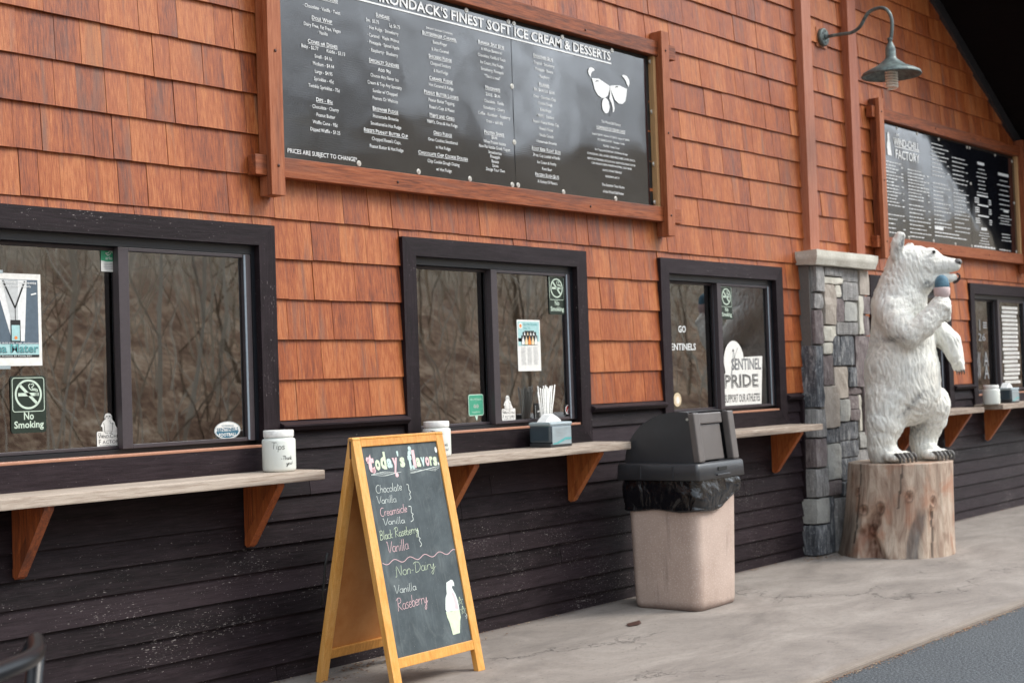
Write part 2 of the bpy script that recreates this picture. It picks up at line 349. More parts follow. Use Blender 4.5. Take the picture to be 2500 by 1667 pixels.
def m_agg():
    s = NM('pink_aggregate_concrete'); p = s.pos(); a = s.noise(p, 3, 5, .6); b = s.noise(p, 95, 5, .75); v = s.n('TexVoronoi'); s.put(v.inputs['Vector'], p); v.inputs['Scale'].default_value = 85
    c = s.ramp(s.rng(a, .3, .7), [(0, (.43, .325, .27)), (1, (.56, .44, .375))]); c = s.mix(s.rng(v.outputs['Distance'], .12, .32, .6, 0), c, (.70, .62, .56))
    c = s.mix(s.rng(b, .28, .38, .6, 0), c, (.22, .15, .125))
    h = s.noise(s.map(p, (38, 38, 38)), 1, 4, .7); c = s.mix(s.rng(h, .70, .73), c, (.05, .04, .035))
    st = s.noise(s.map(p, (26, 26, 1.8)), 1, 5, .65); c = s.mix(s.math('MULTIPLY', s.rng(st, .60, .80), .55), c, (.13, .09, .075))
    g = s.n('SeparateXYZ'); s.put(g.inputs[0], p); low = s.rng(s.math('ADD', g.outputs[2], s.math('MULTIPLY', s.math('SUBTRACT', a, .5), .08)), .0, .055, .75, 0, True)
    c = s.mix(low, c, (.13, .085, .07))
    return s.fin(c, .75, s.bump(s.math('ADD', b, s.math('MULTIPLY', h, .4)), .0022))
M['agg'] = m_agg()
def m_pave():
    s = NM('worn_concrete'); p = s.pos(); a = s.noise(s.map(p, (1, 1.8, 1)), 1.3, 8, .72, .6); b = s.noise(s.map(p, (14, 40, 1)), 1, 6, .75); f = s.noise(p, 48, 6, .85)
    c = s.ramp(s.rng(a, .3, .72), [(0, (.165, .142, .124)), (.5, (.258, .224, .196)), (1, (.348, .31, .274))])
    c = s.mix(s.math('MULTIPLY', s.rng(b, .50, .70), .4), c, (.15, .135, .13)); c = s.mix(s.math('MULTIPLY', s.rng(f, .30, .46, 1, 0), .75), c, (.12, .11, .105)); c = s.mix(s.rng(f, .69, .74), c, (.62, .59, .54))
    sp = s.noise(s.map(p, (1, 1, 1)), 24, 6, .8); c = s.mix(s.math('MULTIPLY', s.rng(sp, .58, .66), .8), c, (.10, .078, .065)); c = s.mix(s.math('MULTIPLY', s.rng(sp, .30, .38, 1, 0), .5), c, (.46, .43, .39))
    dn = s.n('TexNoise'); s.put(dn.inputs['Vector'], p); dn.inputs['Scale'].default_value = 2.2; dn.inputs['Detail'].default_value = 7; dn.inputs['Roughness'].default_value = .7
    dv = s.n('VectorMath', operation='SCALE'); s.put(dv.inputs[0], dn.outputs['Color']); dv.inputs['Scale'].default_value = 1.1
    v = s.n('TexVoronoi', feature='DISTANCE_TO_EDGE'); s.put(v.inputs['Vector'], s.vadd(s.map(p, (.75, 1.7, 1)), dv.outputs[0])); v.inputs['Scale'].default_value = .75
    mask = s.rng(s.noise(p, 1.1, 3), .50, .60); ck = s.math('MULTIPLY', s.rng(v.outputs['Distance'], .0, .0065, 1, 0), mask)
    c = s.mix(s.math('MULTIPLY', ck, .6), c, (.06, .053, .048))
    h = s.math('SUBTRACT', s.math('ADD', s.math('MULTIPLY', b, .5), s.math('MULTIPLY', f, .5)), s.math('MULTIPLY', ck, 2.0))
    g = s.n('SeparateXYZ'); s.put(g.inputs[0], p)
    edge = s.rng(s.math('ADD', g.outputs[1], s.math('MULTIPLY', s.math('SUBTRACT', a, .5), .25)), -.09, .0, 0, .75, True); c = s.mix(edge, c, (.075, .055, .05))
    edge2 = s.rng(s.math('ADD', g.outputs[1], s.math('MULTIPLY', s.math('SUBTRACT', a, .5), .12)), -2.11, -2.04, .4, 0, True); c = s.mix(edge2, c, (.24, .19, .145))
    return s.fin(c, .8, s.bump(h, .003))
M['pave'] = m_pave()
def m_asph():
    s = NM('asphalt'); p = s.pos(); v = s.n('TexVoronoi'); s.put(v.inputs['Vector'], p); v.inputs['Scale'].default_value = 60; f = s.noise(p, 90, 4, .8); a = s.noise(p, .8, 4)
    c = s.ramp(s.rng(f, .3, .72), [(0, (.014, .017, .021)), (.55, (.066, .076, .086)), (1, (.26, .28, .29))]); c = s.mix(s.rng(v.outputs['Distance'], .1, .45, .45, 0), c, (.12, .13, .14))
    c = s.mix(s.math('MULTIPLY', s.rng(a, .5, .75), .4), c, (.10, .11, .115))
    sp = s.noise(p, 130, 2, .5); c = s.mix(s.rng(sp, .76, .79), c, (.40, .40, .38))
    return s.fin(c, .8, s.bump(s.math('ADD', f, s.math('MULTIPLY', v.outputs['Distance'], -.8)), .006))
M['asphalt'] = m_asph()
def m_stone(name, tones, streak=.5):
    s = NM(name); p = s.pos(); r = s.n('ObjectInfo').outputs['Random']; q = s.vadd(p, s.comb(s.math('MULTIPLY', r, 31.0), s.math('MULTIPLY', r, 13.0), s.math('MULTIPLY', r, 7.0)))
    rot = s.comb(0, s.rng(r, .0, 1.0, -.5, .9), 0)
    a = s.noise(s.map(q, (34, 34, 6), rot=rot), 1, 6, .72, .9); b = s.noise(q, 60, 4, .65); g = s.noise(q, 7, 4, .6)
    c = s.ramp(s.rng(s.math('ADD', s.math('MULTIPLY', a, streak), s.math('MULTIPLY', g, 1 - streak)), .32, .68), tones)
    c = s.mix(s.math('MULTIPLY', s.rng(b, .58, .74), .45), c, tuple(min(1, v * 1.5 + .12) for v in tones[-1][1])); c = s.mix(s.math('MULTIPLY', s.rng(b, .26, .40, 1, 0), .5), c, tuple(v * .5 for v in tones[0][1]))
    return s.fin(c, .78, s.bump(s.math('ADD', a, s.math('MULTIPLY', b, .5)), .006))
M['st_w'] = m_stone('white_stone', [(0, (.46, .44, .37)), (1, (.66, .64, .57))], .3)
M['st_b'] = m_stone('beige_stone', [(0, (.30, .26, .22)), (1, (.46, .41, .36))], .3)
M['st_l'] = m_stone('pale_grey_stone', [(0, (.25, .255, .245)), (1, (.43, .43, .40))], .3)
M['st_g'] = m_stone('grey_stone', [(0, (.10, .098, .098)), (.5, (.24, .235, .23)), (1, (.43, .42, .40))], .75)
M['st_p'] = m_stone('purple_grey_stone', [(0, (.06, .045, .048)), (.5, (.16, .13, .13)), (1, (.31, .28, .27))], .7)
M['st_d'] = m_stone('blue_black_stone', [(0, (.018, .021, .027)), (.5, (.085, .092, .105)), (1, (.40, .41, .41))], .85)
M['mortar'] = plain('grey_mortar', (.13, .12, .11), .9)
def m_bear():
    s = NM('carved_white_paint'); p = s.obj(); at = s.n('Attribute', attribute_name='groove'); g = at.outputs['Fac']
    f = s.noise(s.map(p, (48, 48, 14)), 1, 4, .6, .6); a = s.noise(p, 4.5, 4, .6)
    c = s.ramp(s.rng(a, .3, .7), [(0, (.80, .81, .76)), (1, (.90, .87, .78))])
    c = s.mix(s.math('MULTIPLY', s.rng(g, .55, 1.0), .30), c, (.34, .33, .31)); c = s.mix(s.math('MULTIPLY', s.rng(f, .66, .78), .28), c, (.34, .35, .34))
    dk = s.n('Attribute', attribute_name='dark_tone').outputs['Fac']; pt = s.rng(s.noise(s.map(p, (40, 40, 22)), 1, 5, .7), .36, .60); c = s.mix(s.math('MULTIPLY', dk, pt), c, (.12, .13, .14))
    return s.fin(c, .6, s.bump(s.math('ADD', f, 0.0), .014))
M['bear'] = m_bear()
def m_stump():
    s = NM('bare_weathered_log'); p = s.obj(); at = s.n('Attribute', attribute_name='Col'); g = s.noise(s.map(p, (60, 60, 3.2)), 1, 6, .72, .9); b = s.noise(s.map(p, (11, 11, 2.6)), 1, 5, .65, 1.2)
    c = s.ramp(s.rng(b, .32, .68), [(0, (.28, .185, .135)), (.5, (.46, .35, .27)), (1, (.60, .50, .40))]); c = s.mix(s.math('MULTIPLY', s.rng(g, .54, .68), .5), c, (.15, .095, .07))
    red = s.rng(s.noise(s.map(p, (5, 5, 3)), 1, 3, .5, .6), .54, .68); c = s.mix(s.math('MULTIPLY', red, .65), c, (.38, .15, .075))
    m = s.n('Mix', data_type='RGBA', blend_type='MULTIPLY'); m.inputs['Factor'].default_value = 1; s.put(m.inputs['A'], c); s.put(m.inputs['B'], at.outputs['Color'])
    return s.fin(m.outputs['Result'], .65, s.bump(g, .005))
M['stump'] = m_stump()
def m_lamp():
    s = NM('verdigris_metal'); p = s.pos(); a = s.noise(p, 18, 6, .7); c = s.ramp(s.rng(a, .35, .7), [(0, (.055, .065, .065)), (.5, (.115, .15, .145)), (1, (.20, .27, .25))])
    return s.fin(c, .5, s.bump(a, .001), Metallic=.25)
M['lamp'] = m_lamp()
M['lampdark'] = plain('dark_tarnished_metal', (.03, .028, .03), .5)
M['bulb'] = plain('white_glass_tube', (.90, .86, .76), .25)
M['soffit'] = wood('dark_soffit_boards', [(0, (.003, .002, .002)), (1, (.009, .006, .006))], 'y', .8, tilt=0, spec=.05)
M['fascia'] = plain('dark_grey_fascia', (.030, .028, .030), .5)
M['roof'] = plain('roof_shingle_grey', (.06, .055, .05), .9)
M['interior'] = plain('dim_interior_wall', (.46, .37, .29), .8)
M['intfloor'] = plain('interior_floor', (.25, .21, .18), .6)
def m_glass():
    s = NM('window_glass'); t = s.t; t.nodes.remove(s.b); g = s.n('BsdfGlossy'); g.inputs['Roughness'].default_value = .012; tr = s.n('BsdfTransparent'); tr.inputs['Color'].default_value = (.96, .95, .93, 1)
    fr = s.n('Fresnel'); fr.inputs['IOR'].default_value = 3.1; mxs = s.n('MixShader'); p = s.pos(); wv = s.noise(s.map(p, (1, 1, .8)), 2.2, 2, .5); s.put(g.inputs['Normal'], s.bump(wv, .0007))
    s.put(mxs.inputs[0], s.rng(fr.outputs[0], 0, 1, .02, 1)); t.links.new(tr.outputs[0], mxs.inputs[1]); t.links.new(g.outputs[0], mxs.inputs[2]); t.links.new(mxs.outputs[0], s.out.inputs[0]); return s.m
M['glass'] = m_glass()
def m_bark():
    s = NM('grey_brown_bark'); p = s.pos(); r = s.n('NewGeometry').outputs['Random Per Island']; a = s.noise(s.map(p, (9, 9, 2)), 1, 4)
    c = s.ramp(s.math('ADD', s.math('MULTIPLY', a, .5), s.math('MULTIPLY', r, .5)), [(.1, (.10, .07, .05)), (.5, (.36, .28, .20)), (.9, (.80, .70, .56))]); return s.fin(c, .9)
M['bark'] = m_bark()
def m_brush():
    s = NM('dead_leaf_brush'); p = s.pos(); a = s.noise(p, 1.3, 8, .7); b = s.noise(s.map(p, (9, 9, 1.6)), 1, 7, .75)
    k = s.rng(s.math('ADD', s.math('MULTIPLY', a, .5), s.math('MULTIPLY', b, .5)), .38, .62); c = s.ramp(k, [(0, (.12, .060, .036)), (.4, (.30, .18, .115)), (.75, (.62, .45, .31)), (1, (.82, .68, .52))]); c2 = s.ramp(k, [(0, (.14, .10, .07)), (.5, (.32, .26, .19)), (1, (.52, .45, .35))])
    g = s.n('SeparateXYZ'); s.put(g.inputs[0], p); hz_ = s.rng(s.math('ADD', g.outputs[2], s.math('MULTIPLY', s.math('SUBTRACT', a, .5), 6)), 2.6, 4.6, 0, 1, True); return s.fin(s.mix(hz_, c, c2), .95)
M['brush'] = m_brush()
M['palebark'] = plain('pale_bark', (.80, .74, .62), .9)
def m_leaf():
    s = NM('dry_leaf_litter'); r = s.n('NewGeometry').outputs['Random Per Island']; c = s.ramp(r, [(0, (.10, .045, .025)), (.4, (.22, .11, .06)), (.75, (.34, .22, .13)), (1, (.46, .38, .27))]); return s.fin(c, .85)
M['leaf'] = m_leaf()
M['ground'] = plain('far_ground', (.14, .11, .075), .9)
# ---------------------------------------------------------------- ground
def sheet(name, x0, x1, y0, y1, z, mat, nx=1, ny=1, **k):
    b = MB(); b.add([(x, y, z) for x, y in ((x0, y0), (x1, y0), (x1, y1), (x0, y1))], [(0, 1, 2, 3)]); return b.build(name, mat, kind='structure', **k)
sheet('ground', -400, 400, -400, 400, -.16, M['ground'])
sheet('road', -60, 120, -12.5, -2.125, -.022, M['asphalt'])
pv = MB(); pv.bbox(-12, 60, -2.12, .16, -.15, 0, .006); pv.build('pavement', M['pave'], kind='structure')
mb = MB(); mb.box(-12, 60, -2.128, -2.1205, -.15, -.006); mb.build('pavement_edge', M['pave'], kind='structure')

# ---------------------------------------------------------------- shop building
WIN = [(2.80, 'w1'), (5.23, 'w2'), (7.595, 'w3'), (10.59, 'w4'), (12.615, 'w5')]
WW = 1.575
shop = empty('shop_building', (0, 0, 0), 0, 'long shop building in orange cedar shingles over dark brown clapboards with serving windows', 'building')
def rake(x): return 11.70 - .577 * x if x > 6 else 8.24 - .577 * (6 - x)
# wall backing with window holes
wb = MB(); xs = [0.0]
for x, _ in WIN: xs += [x + .095, x + WW - .09]
xs.append(17.5)
for i in range(len(xs) - 1):
    if i % 2 == 0: wb.box(xs[i], xs[i + 1], .0, .12, -.1, 2.4)
    else: wb.box(xs[i], xs[i + 1], .0, .12, -.1, 1.085); wb.box(xs[i], xs[i + 1], .0, .12, 2.035, 2.4)
wb.prism([(0, 2.4), (16.1, 2.4), (6, 8.24), (0, 4.78)], 'y', .0, .12)
wb.build('wall_backing', M['fascia'], shop)
# interior
it = MB(); it.box(1.5, 17.5, 3.0, 3.1, -.1, 2.6); it.box(1.5, 1.6, .12, 3.0, -.1, 2.6); it.box(17.4, 17.5, .12, 3.0, -.1, 2.6); it.box(1.5, 17.5, .12, 3.0, 2.5, 2.6)
it.build('interior_walls', M['interior'], shop)
fl = MB(); fl.box(1.6, 17.4, .12, 3.0, -.1, -.02); fl.build('interior_floor', M['intfloor'], shop)
ic = MB()
for x, _ in WIN: ic.bbox(x + .02, x + WW - .02, .13, .62, 1.045, 1.085, .004)
ic.build('interior_counter', M['intwood'], shop)
jp = MB()
for x, _ in WIN[1:3]: jp.box(x + WW - .155, x + WW - .075, .125, .16, 1.09, 2.2)
jp.build('interior_jamb', M['intwood'], shop)

# shingles --------------------------------------------------------------
EXP = .1925; Z0 = 1.207
def shmesh(h, flare=0):
    b = MB(); y0, y1 = -.021, -.005; t = .012
    # unit width in x
    b.add([(0, y0, 0), (1, y0, 0), (1, y1, h), (0, y1, h), (0, y0 + t, 0), (1, y0 + t, 0), (1, y1 + .003, h), (0, y1 + .003, h)],
          [(0, 1, 2, 3), (5, 4, 7, 6), (0, 4, 5, 1), (1, 5, 6, 2), (4, 0, 3, 7), (3, 2, 6, 7)]); return b
SHM = shmesh(EXP + .022).mesh('shingle', M['shingle']); SHS = shmesh(.135).mesh('short_shingle', M['shingle'])
spans_lo = []; e = [1.0] 
for x, _ in WIN: e += [x, x + WW]
e.append(16.2)
cand = []
rs = random.Random(5)
for k in range(0, 26):
    z = Z0 + EXP * k
    if k <= 3: sp = [(e[i], e[i + 1]) for i in range(0, len(e), 2)]; short = []
    elif k == 4: sp = [(e[i], e[i + 1]) for i in range(0, len(e), 2)]; short = [(e[i], e[i + 1]) for i in range(1, len(e) - 1, 2)]
    else: sp = [(1.0, 16.2)]; short = []
    for lst, sh in ((sp, False), (short, True)):
        for a, b in lst:
            x = a
            while x < b - .02:
                wd = rs.choice((.085, .10, .11, .125, .135, .15, .16, .175, .19, .22, .26)) * (rs.uniform(.93, 1.07))
                if b - x - wd < .07: wd = b - x
                zz = z + rs.uniform(-.0013, .0013)
                if z + EXP * .6 < rake(x + wd / 2) - .02 and not (9.50 < x and x + wd < 10.3 and k < 5) and z < 5.3: cand.append((x, wd, zz, sh))
                x += wd
def vis(c):
    x, wd, z, s = c; q = inframe((x + wd / 2, 0, z + .09))
    return q * q * q * wd if q else 0
cand.sort(key=vis, reverse=True)
gapx = .0022
stuff = MB()
for i, (x, wd, z, sh) in enumerate(cand):
    zb = 2.075 if sh else z
    dy = rs.uniform(-.0025, .0015)
    if i < 300:
        o = bpy.data.objects.new('shingle', SHS if sh else SHM); COL.objects.link(o); o.parent = shop; o.location = (x + gapx / 2, dy, zb); o.scale = (wd - gapx, 1, 1)
    else:
        s = shmesh(.115 if sh else EXP + .022); stuff.add([(x + gapx / 2 + v[0] * (wd - gapx), v[1] + dy, v[2] + zb) for v in s.v], s.f)
stuff.build('shingle', M['shingle'], shop, kind='stuff')

# clapboards --------------------------------------------------------------
def clap(x0, x1, z0, h=.135, rr=None):
    b = MB(); y0, y1, t = -.026, -.006, .014
    n = max(2, int((x1 - x0) / .45)); vs = []
    for i in range(n + 1):
        x = x0 + (x1 - x0) * i / n; d = (rr.uniform(-.0018, .0018), rr.uniform(-.0014, .0014)) if rr else (0, 0)
        vs += [(x, y0 + d[0], z0 + d[1]), (x, y1, z0 + h), (x, y1 + .004, z0 + h), (x, y0 + t, z0 + d[1])]
    fs = [(4 * i + j, 4 * i + 4 + j, 4 * i + 4 + (j + 1) % 4, 4 * i + (j + 1) % 4) for i in range(n) for j in range(4)]
    fs += [(0, 1, 2, 3), tuple(4 * n + j for j in (3, 2, 1, 0))]
    return b.add(vs, fs)
rc = random.Random(3)
for k in range(10):
    z = -.034 + .1105 * k
    for seg0, seg1 in ((0.6, 9.385), (10.42, 16.6)):
        x = seg0; first = True
        while x < seg1 - .01:
            ln = rc.uniform(3.9, 6.2) if first else rc.uniform(2.6, 4.4)
            if k == 0 and seg0 < 1 and x < 4.2 < x + ln + 1: ln = 4.33 - x
            xe = min(seg1, x + ln); 
            if seg1 - xe < .8: xe = seg1
            clap(x, xe - .003, z, .128, rc).build('clapboard', M['dark'], shop); x = xe; first = False
gaps = [(0.6, 2.80), (2.80 + WW, 5.23), (5.23 + WW, 7.595), (7.595 + WW, 9.385), (10.42, 10.59), (10.59 + WW, 12.615), (12.615 + WW, 16.6)]
for a, b in gaps:
    if b - a < .1: continue
    clap(a + .002, b - .002, 1.071, .10).build('clapboard', M['dark'], shop)
    lg = MB(); x0 = a + .003; x1 = b - .003
    lg.prism([(-.006, 1.165), (-.046, 1.158), (-.064, 1.178), (-.064, 1.186), (-.010, 1.206)], 'x', x0, x1); lg.build('drip_ledge', M['dark'], shop)
ct = MB(); ct.bbox(9.385, 9.415, -.045, -.001, 0, 1.16, .003); ct.build('corner_trim', M['darkv'], shop)
# pilasters
for x in (9.545, 10.302):
    b = MB(); b.bbox(x, x + .143, -.075, -.001, 2.262, 5.6, .004); b.build('pilaster', M['pilaster'], shop)

# windows -----------------------------------------------------------------
def frame_board(b, x0, x1, z0, z1, y0=-.037, y1=-.0015): return b.bbox(x0, x1, y0, y1, z0, z1, .0035)
def window(x, label):
    wn = empty('window', (x, 0, 0), 0); wn.parent = shop; wn['label'] = label
    X1 = WW; t = .097; zt = 2.128; zi = 2.031; zb = .978; zs = 1.088; y0, y1 = -.037, -.0015
    def mit(pts, mat, nm):  # mitred board
        b = MB(); b.prism(pts, 'y', y0, y1); b.build(nm, mat, wn)
    g = .0006
    mit([(0, zt), (X1, zt), (X1 - t + g, zi), (t - g, zi)][::-1], M['trimh'], 'trim_board')
    mit([(0, zb), (t, zs), (t, zi - g), (0, zt - g * 2)][::-1], M['darkv'], 'trim_board')
    mit([(X1, zb), (X1, zt - g * 2), (X1 - t, zi - g), (X1 - t, zs)][::-1], M['darkv'], 'trim_board')
    mit([(g * 2, zb), (X1 - g * 2, zb), (X1 - t - g, zs), (t + g, zs)][::-1], M['dark'], 'trim_board')
    a, b_ = t, X1 - t
    # outer frame lining
    f = MB(); f.box(a, b_, .0, .125, 1.990, zi); f.box(a, b_, .03, .125, zs + .012, zs + .034); f.box(a, a + .02, .0, .125, zs + .034, 1.990); f.box(b_ - .02, b_, .0, .125, zs + .034, 1.990)
    f.build('window_frame', M['framed'], wn)
    # right sash (outer)
    r0, r1 = .735, b_ - .022; s = MB(); st = .052
    s.bbox(r0, r0 + st, .002, .036, zs + .035, 1.988, .002); s.bbox(r1 - .045, r1, .002, .036, zs + .035, 1.988, .002); s.bbox(r0 + st, r1 - .045, .002, .036, 1.972, 1.988, .002); s.bbox(r0 + st, r1 - .045, .002, .036, zs + .035, zs + .052, .002)
    s.build('sash', M['frame'], wn)
    q = MB(); q.box(r0 + st + .001, r1 - .046, .018, .022, zs + .053, 1.971); q.build('pane', M['glass'], wn)
    q = MB(); q.box(r1 - .044, r1 - .034, -.003, .0015, zs + .04, 1.985); q.build('seal', M['silver'], wn)
    # left sash (inner)
    l0, l1 = a + .021, .765; s = MB()
    s.bbox(l0, l0 + .02, .045, .078, zs + .036, 1.989, .002); s.bbox(l1 - .022, l1, .045, .078, zs + .036, 1.989, .002); s.bbox(l0 + .02, l1 - .022, .045, .078, 1.974, 1.989, .002); s.bbox(l0 + .02, l1 - .022, .045, .078, zs + .036, zs + .05, .002)
    s.build('sash', M['frame'], wn)
    q = MB(); q.box(l0 + .021, l1 - .023, .056, .060, zs + .051, 1.973); q.build('pane', M['glass'], wn)
    q = MB(); q.box(l1 - .020, l1 - .008, .041, .0445, zs + .04, 1.985); q.build('seal', M['silver'], wn)
    c = MB(); c.bbox(a + .002, b_ - .002, -.028, .03, zs + .0008, zs + .014, .003); c.build('sill', M['copper'], wn)
    return wn
labs = ['serving window at the left edge with event poster', 'middle serving window above the chalkboard', 'serving window beside the stone pillar', 'window hidden behind the bear', 'window at the right edge with strips of paper']
for (x, _), lb in zip(WIN, labs): window(x, lb)

# roof overhang ---------------------------------------------------------
def slab(name, mat, off0, off1, ya, yb, xa=-.7, xb=17.2):
    b = MB(); P = []
    for (x, z) in ((xa, rake(xa)), (6, 8.24), (xb, rake(xb))): P.append((x, z))
    pts = [(x, z + off0) for x, z in P] + [(x, z + off1) for x, z in P[::-1]]
    b.prism(pts, 'y', ya, yb); b.build(name, mat, shop)
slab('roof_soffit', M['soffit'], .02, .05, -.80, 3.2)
slab('roof_deck', M['roof'], .051, .20, -.84, 3.2)
slab('barge_board', M['fascia'], -.10, .22, -.868, -.842)
fr = MB(); 
fr.prism([(6, rake(6) - .0), (16.3, rake(16.3)), (16.3, rake(16.3) - .12), (6, rake(6) - .12)], 'y', -.045, -.002); fr.build('rake_trim', M['fascia'], shop)
sw = MB(); sw.box(-.1, 0.0, 0, 3.2, -.1, 4.7); sw.box(17.5, 17.6, 0, 3.2, -.1, 2.3); sw.build('side_wall', M['fascia'], shop)

# ---------------------------------------------------------------- counter shelves
def shelf(x0, x1, zt, brs, label, yf=-.30):
    t = empty('counter_shelf', ((x0 + x1) / 2, -.0, zt), 0, label, 'shelf', 'counter shelves under the serving windows')
    b = MB(); b.bbox(x0 - t.location.x, x1 - t.location.x, yf, -.030, -.045, 0, .006); b.build('shelf_board', M['grey'], t)
    for bx in brs:
        q = MB(); xx = bx - t.location.x; wd = .042
        q.prism([(-.028, -.0458), (-.028, -.322), (-.045, -.322), (-.240, -.0458)], 'x', xx + .007, xx + wd - .007)
        q.prism([(-.0275, -.0455), (-.0275, -.328), (-.062, -.328), (-.078, -.300), (-.078, -.0455)], 'x', xx + .003, xx + wd - .003)
        q.prism([(-.030, -.330), (-.046, -.340), (-.064, -.330), (-.268, -.060), (-.268, -.0455), (-.228, -.0455), (-.030, -.300)], 'x', xx, xx + wd)
        # thin chamfer strip on the brace edge
        q.build('bracket', M['bracket'], t)
    return t
shelf(2.785, 4.41, .980, (2.99, 4.150), 'weathered grey shelf at the left edge with a tip jar on its end')
shelf(5.215, 6.83, .982, (5.47, 6.555), 'weathered grey shelf behind the chalkboard carrying a napkin dispenser')
shelf(7.58, 9.20, .984, (7.85, 8.925), 'weathered grey shelf between the rubbish bin and the stone pillar')
shelf(10.57, 12.17, 1.0, (10.99, 11.93), 'pale shelf passing behind the legs of the bear')
shelf(12.60, 14.21, 1.01, (12.83, 13.95), 'pale shelf at the right edge with a white jar on it')

# ---------------------------------------------------------------- stone pillar
pil = empty('stone_pillar', (9.86, -.06, 0), 0, 'square pillar of mixed grey and white stones with a pale cap, behind the bear', 'pillar')
def wp(o, p=pil): return world_part(o, p)
mc = MB(); mc.box(9.455, 10.36, -.095, -.003, 0, 2.15); wp(mc.build('mortar_core', M['mortar']))
def rstone(x0, x1, z0, z1, y0, y1, mat, seed):
    rr = random.Random(seed); bm = bmesh.new(); bmesh.ops.create_cube(bm, size=1)
    sx, sy, sz = x1 - x0, y1 - y0, z1 - z0
    for v in bm.verts: v.co = Vector((v.co.x * sx, v.co.y * sy, v.co.z * sz))
    bmesh.ops.subdivide_edges(bm, edges=list(bm.edges), cuts=3 if max(sx, sz) < .25 else 5, use_grid_fill=True)
    c = Vector(((x0 + x1) / 2, (y0 + y1) / 2, (z0 + z1) / 2)); so_ = Vector((seed * 3.1, seed * 1.7, 0))
    for v in bm.verts:
        p = v.co; e = [abs(abs(p[i]) - s / 2) < 1e-5 for i, s in enumerate((sx, sy, sz))]
        ed = sum(e)
        d = mn.noise_vector((p + so_) * 14) * .010
        k = .0022 * (ed - 1)
        q = p.copy()
        for i in range(3):
            if e[i] and ed > 1: q[i] -= math.copysign(k, p[i])
        v.co = q + Vector((d.x * .6, d.y, d.z * .6)) + c
    b = MB(); b.bm(bm, smooth=False); return wp(b.build('stone', mat))
qs = [(9.50,1.95,9.62,2.15,'g'),(9.49,1.825,9.61,1.945,'g'),(9.48,1.56,9.595,1.82,'p'),(9.455,1.09,9.56,1.555,'d'),(9.42,.87,9.56,1.085,'g'),(9.41,.65,9.57,.865,'p'),(9.40,.43,9.58,.645,'g'),(9.385,.235,9.575,.425,'w'),(9.37,.005,9.57,.23,'d')]
sd_ = 1
for x0, z0, x1, z1, c in qs:
    sd_ += 1; m = {'w': 'st_l'}.get(c, 'st_' + c); j = random.Random(sd_).uniform(-.006, .012)
    rstone(x0 - .012, x1, z0 + .003, z1 - .003, -.132 - j, -.004, M[m], sd_)
fs_ = [(9.65,2.08,9.94,2.145,"g"),(9.64,2.02,9.94,2.07,"w"),(9.955,2.05,10.235,2.145,"g"),(10.25,1.95,10.40,2.145,"b"),(9.635,1.71,9.81,2.015,"b"),(9.825,1.92,9.915,2.015,"w"),(9.93,1.90,10.18,2.04,"g"),(9.825,1.735,9.955,1.91,"p"),(9.97,1.74,10.18,1.89,"l"),(10.19,1.64,10.265,1.94,"w"),(10.275,1.80,10.40,1.94,"p"),(10.275,1.63,10.39,1.79,"p"),(9.62,1.585,9.81,1.70,"w"),(9.82,1.635,10.17,1.73,"g"),(9.60,1.49,9.745,1.575,"w"),(9.755,1.40,9.87,1.625,"d"),(9.88,1.40,10.10,1.625,"d"),(10.115,1.23,10.39,1.625,"p"),(9.57,1.255,9.755,1.48,"p"),(9.765,1.15,9.975,1.39,"b"),(9.985,1.235,10.10,1.385,"d"),(9.985,1.175,10.22,1.225,"p"),(9.57,.935,9.80,1.245,"b"),(9.81,.975,9.975,1.14,"l"),(9.985,1.06,10.15,1.165,"p"),(9.985,.975,10.15,1.052,"p"),(10.16,.885,10.205,1.165,"w"),(10.215,.85,10.37,1.22,"p"),(9.81,.83,10.12,.965,"d"),(9.63,.82,9.80,.925,"d"),(10.13,.755,10.36,.875,"l"),(9.83,.70,10.12,.822,"d"),(9.60,.545,9.815,.81,"l"),(9.825,.525,10.10,.69,"d"),(9.60,.43,9.81,.535,"p"),(9.82,.41,10.09,.515,"d"),(9.70,.005,10.04,.40,"g"),(9.585,.005,9.69,.42,"d"),(10.10,.005,10.36,.74,"g"),(9.57,.82,9.62,.925,"d")]
for x0, z0, x1, z1, c in fs_:
    sd_ += 1; j = random.Random(sd_ * 7).uniform(-.010, .014)
    rstone(x0 - .001, x1 + .001, z0 - .001, z1 + .001, -.120 - j, -.03, M['st_' + c], sd_)
cp = MB(); bm = bmesh.new(); bmesh.ops.create_cube(bm, size=1)
for v in bm.verts: v.co = Vector((v.co.x * 1.02, v.co.y * .19, v.co.z * .105))
bmesh.ops.subdivide_edges(bm, edges=list(bm.edges), cuts=6, use_grid_fill=True)
for v in bm.verts:
    k = 1.0 - .05 * max(0, -v.co.z * 16); d = mn.noise_vector(v.co * 9) * .008
    v.co = Vector((v.co.x * k, v.co.y * (1 - .25 * max(0, -v.co.z * 16) if v.co.y < 0 else 1), v.co.z)) + d + Vector((9.915, -.10, 2.205))
cp.bm(bm); wp(cp.build('cap_stone', M['st_w']))
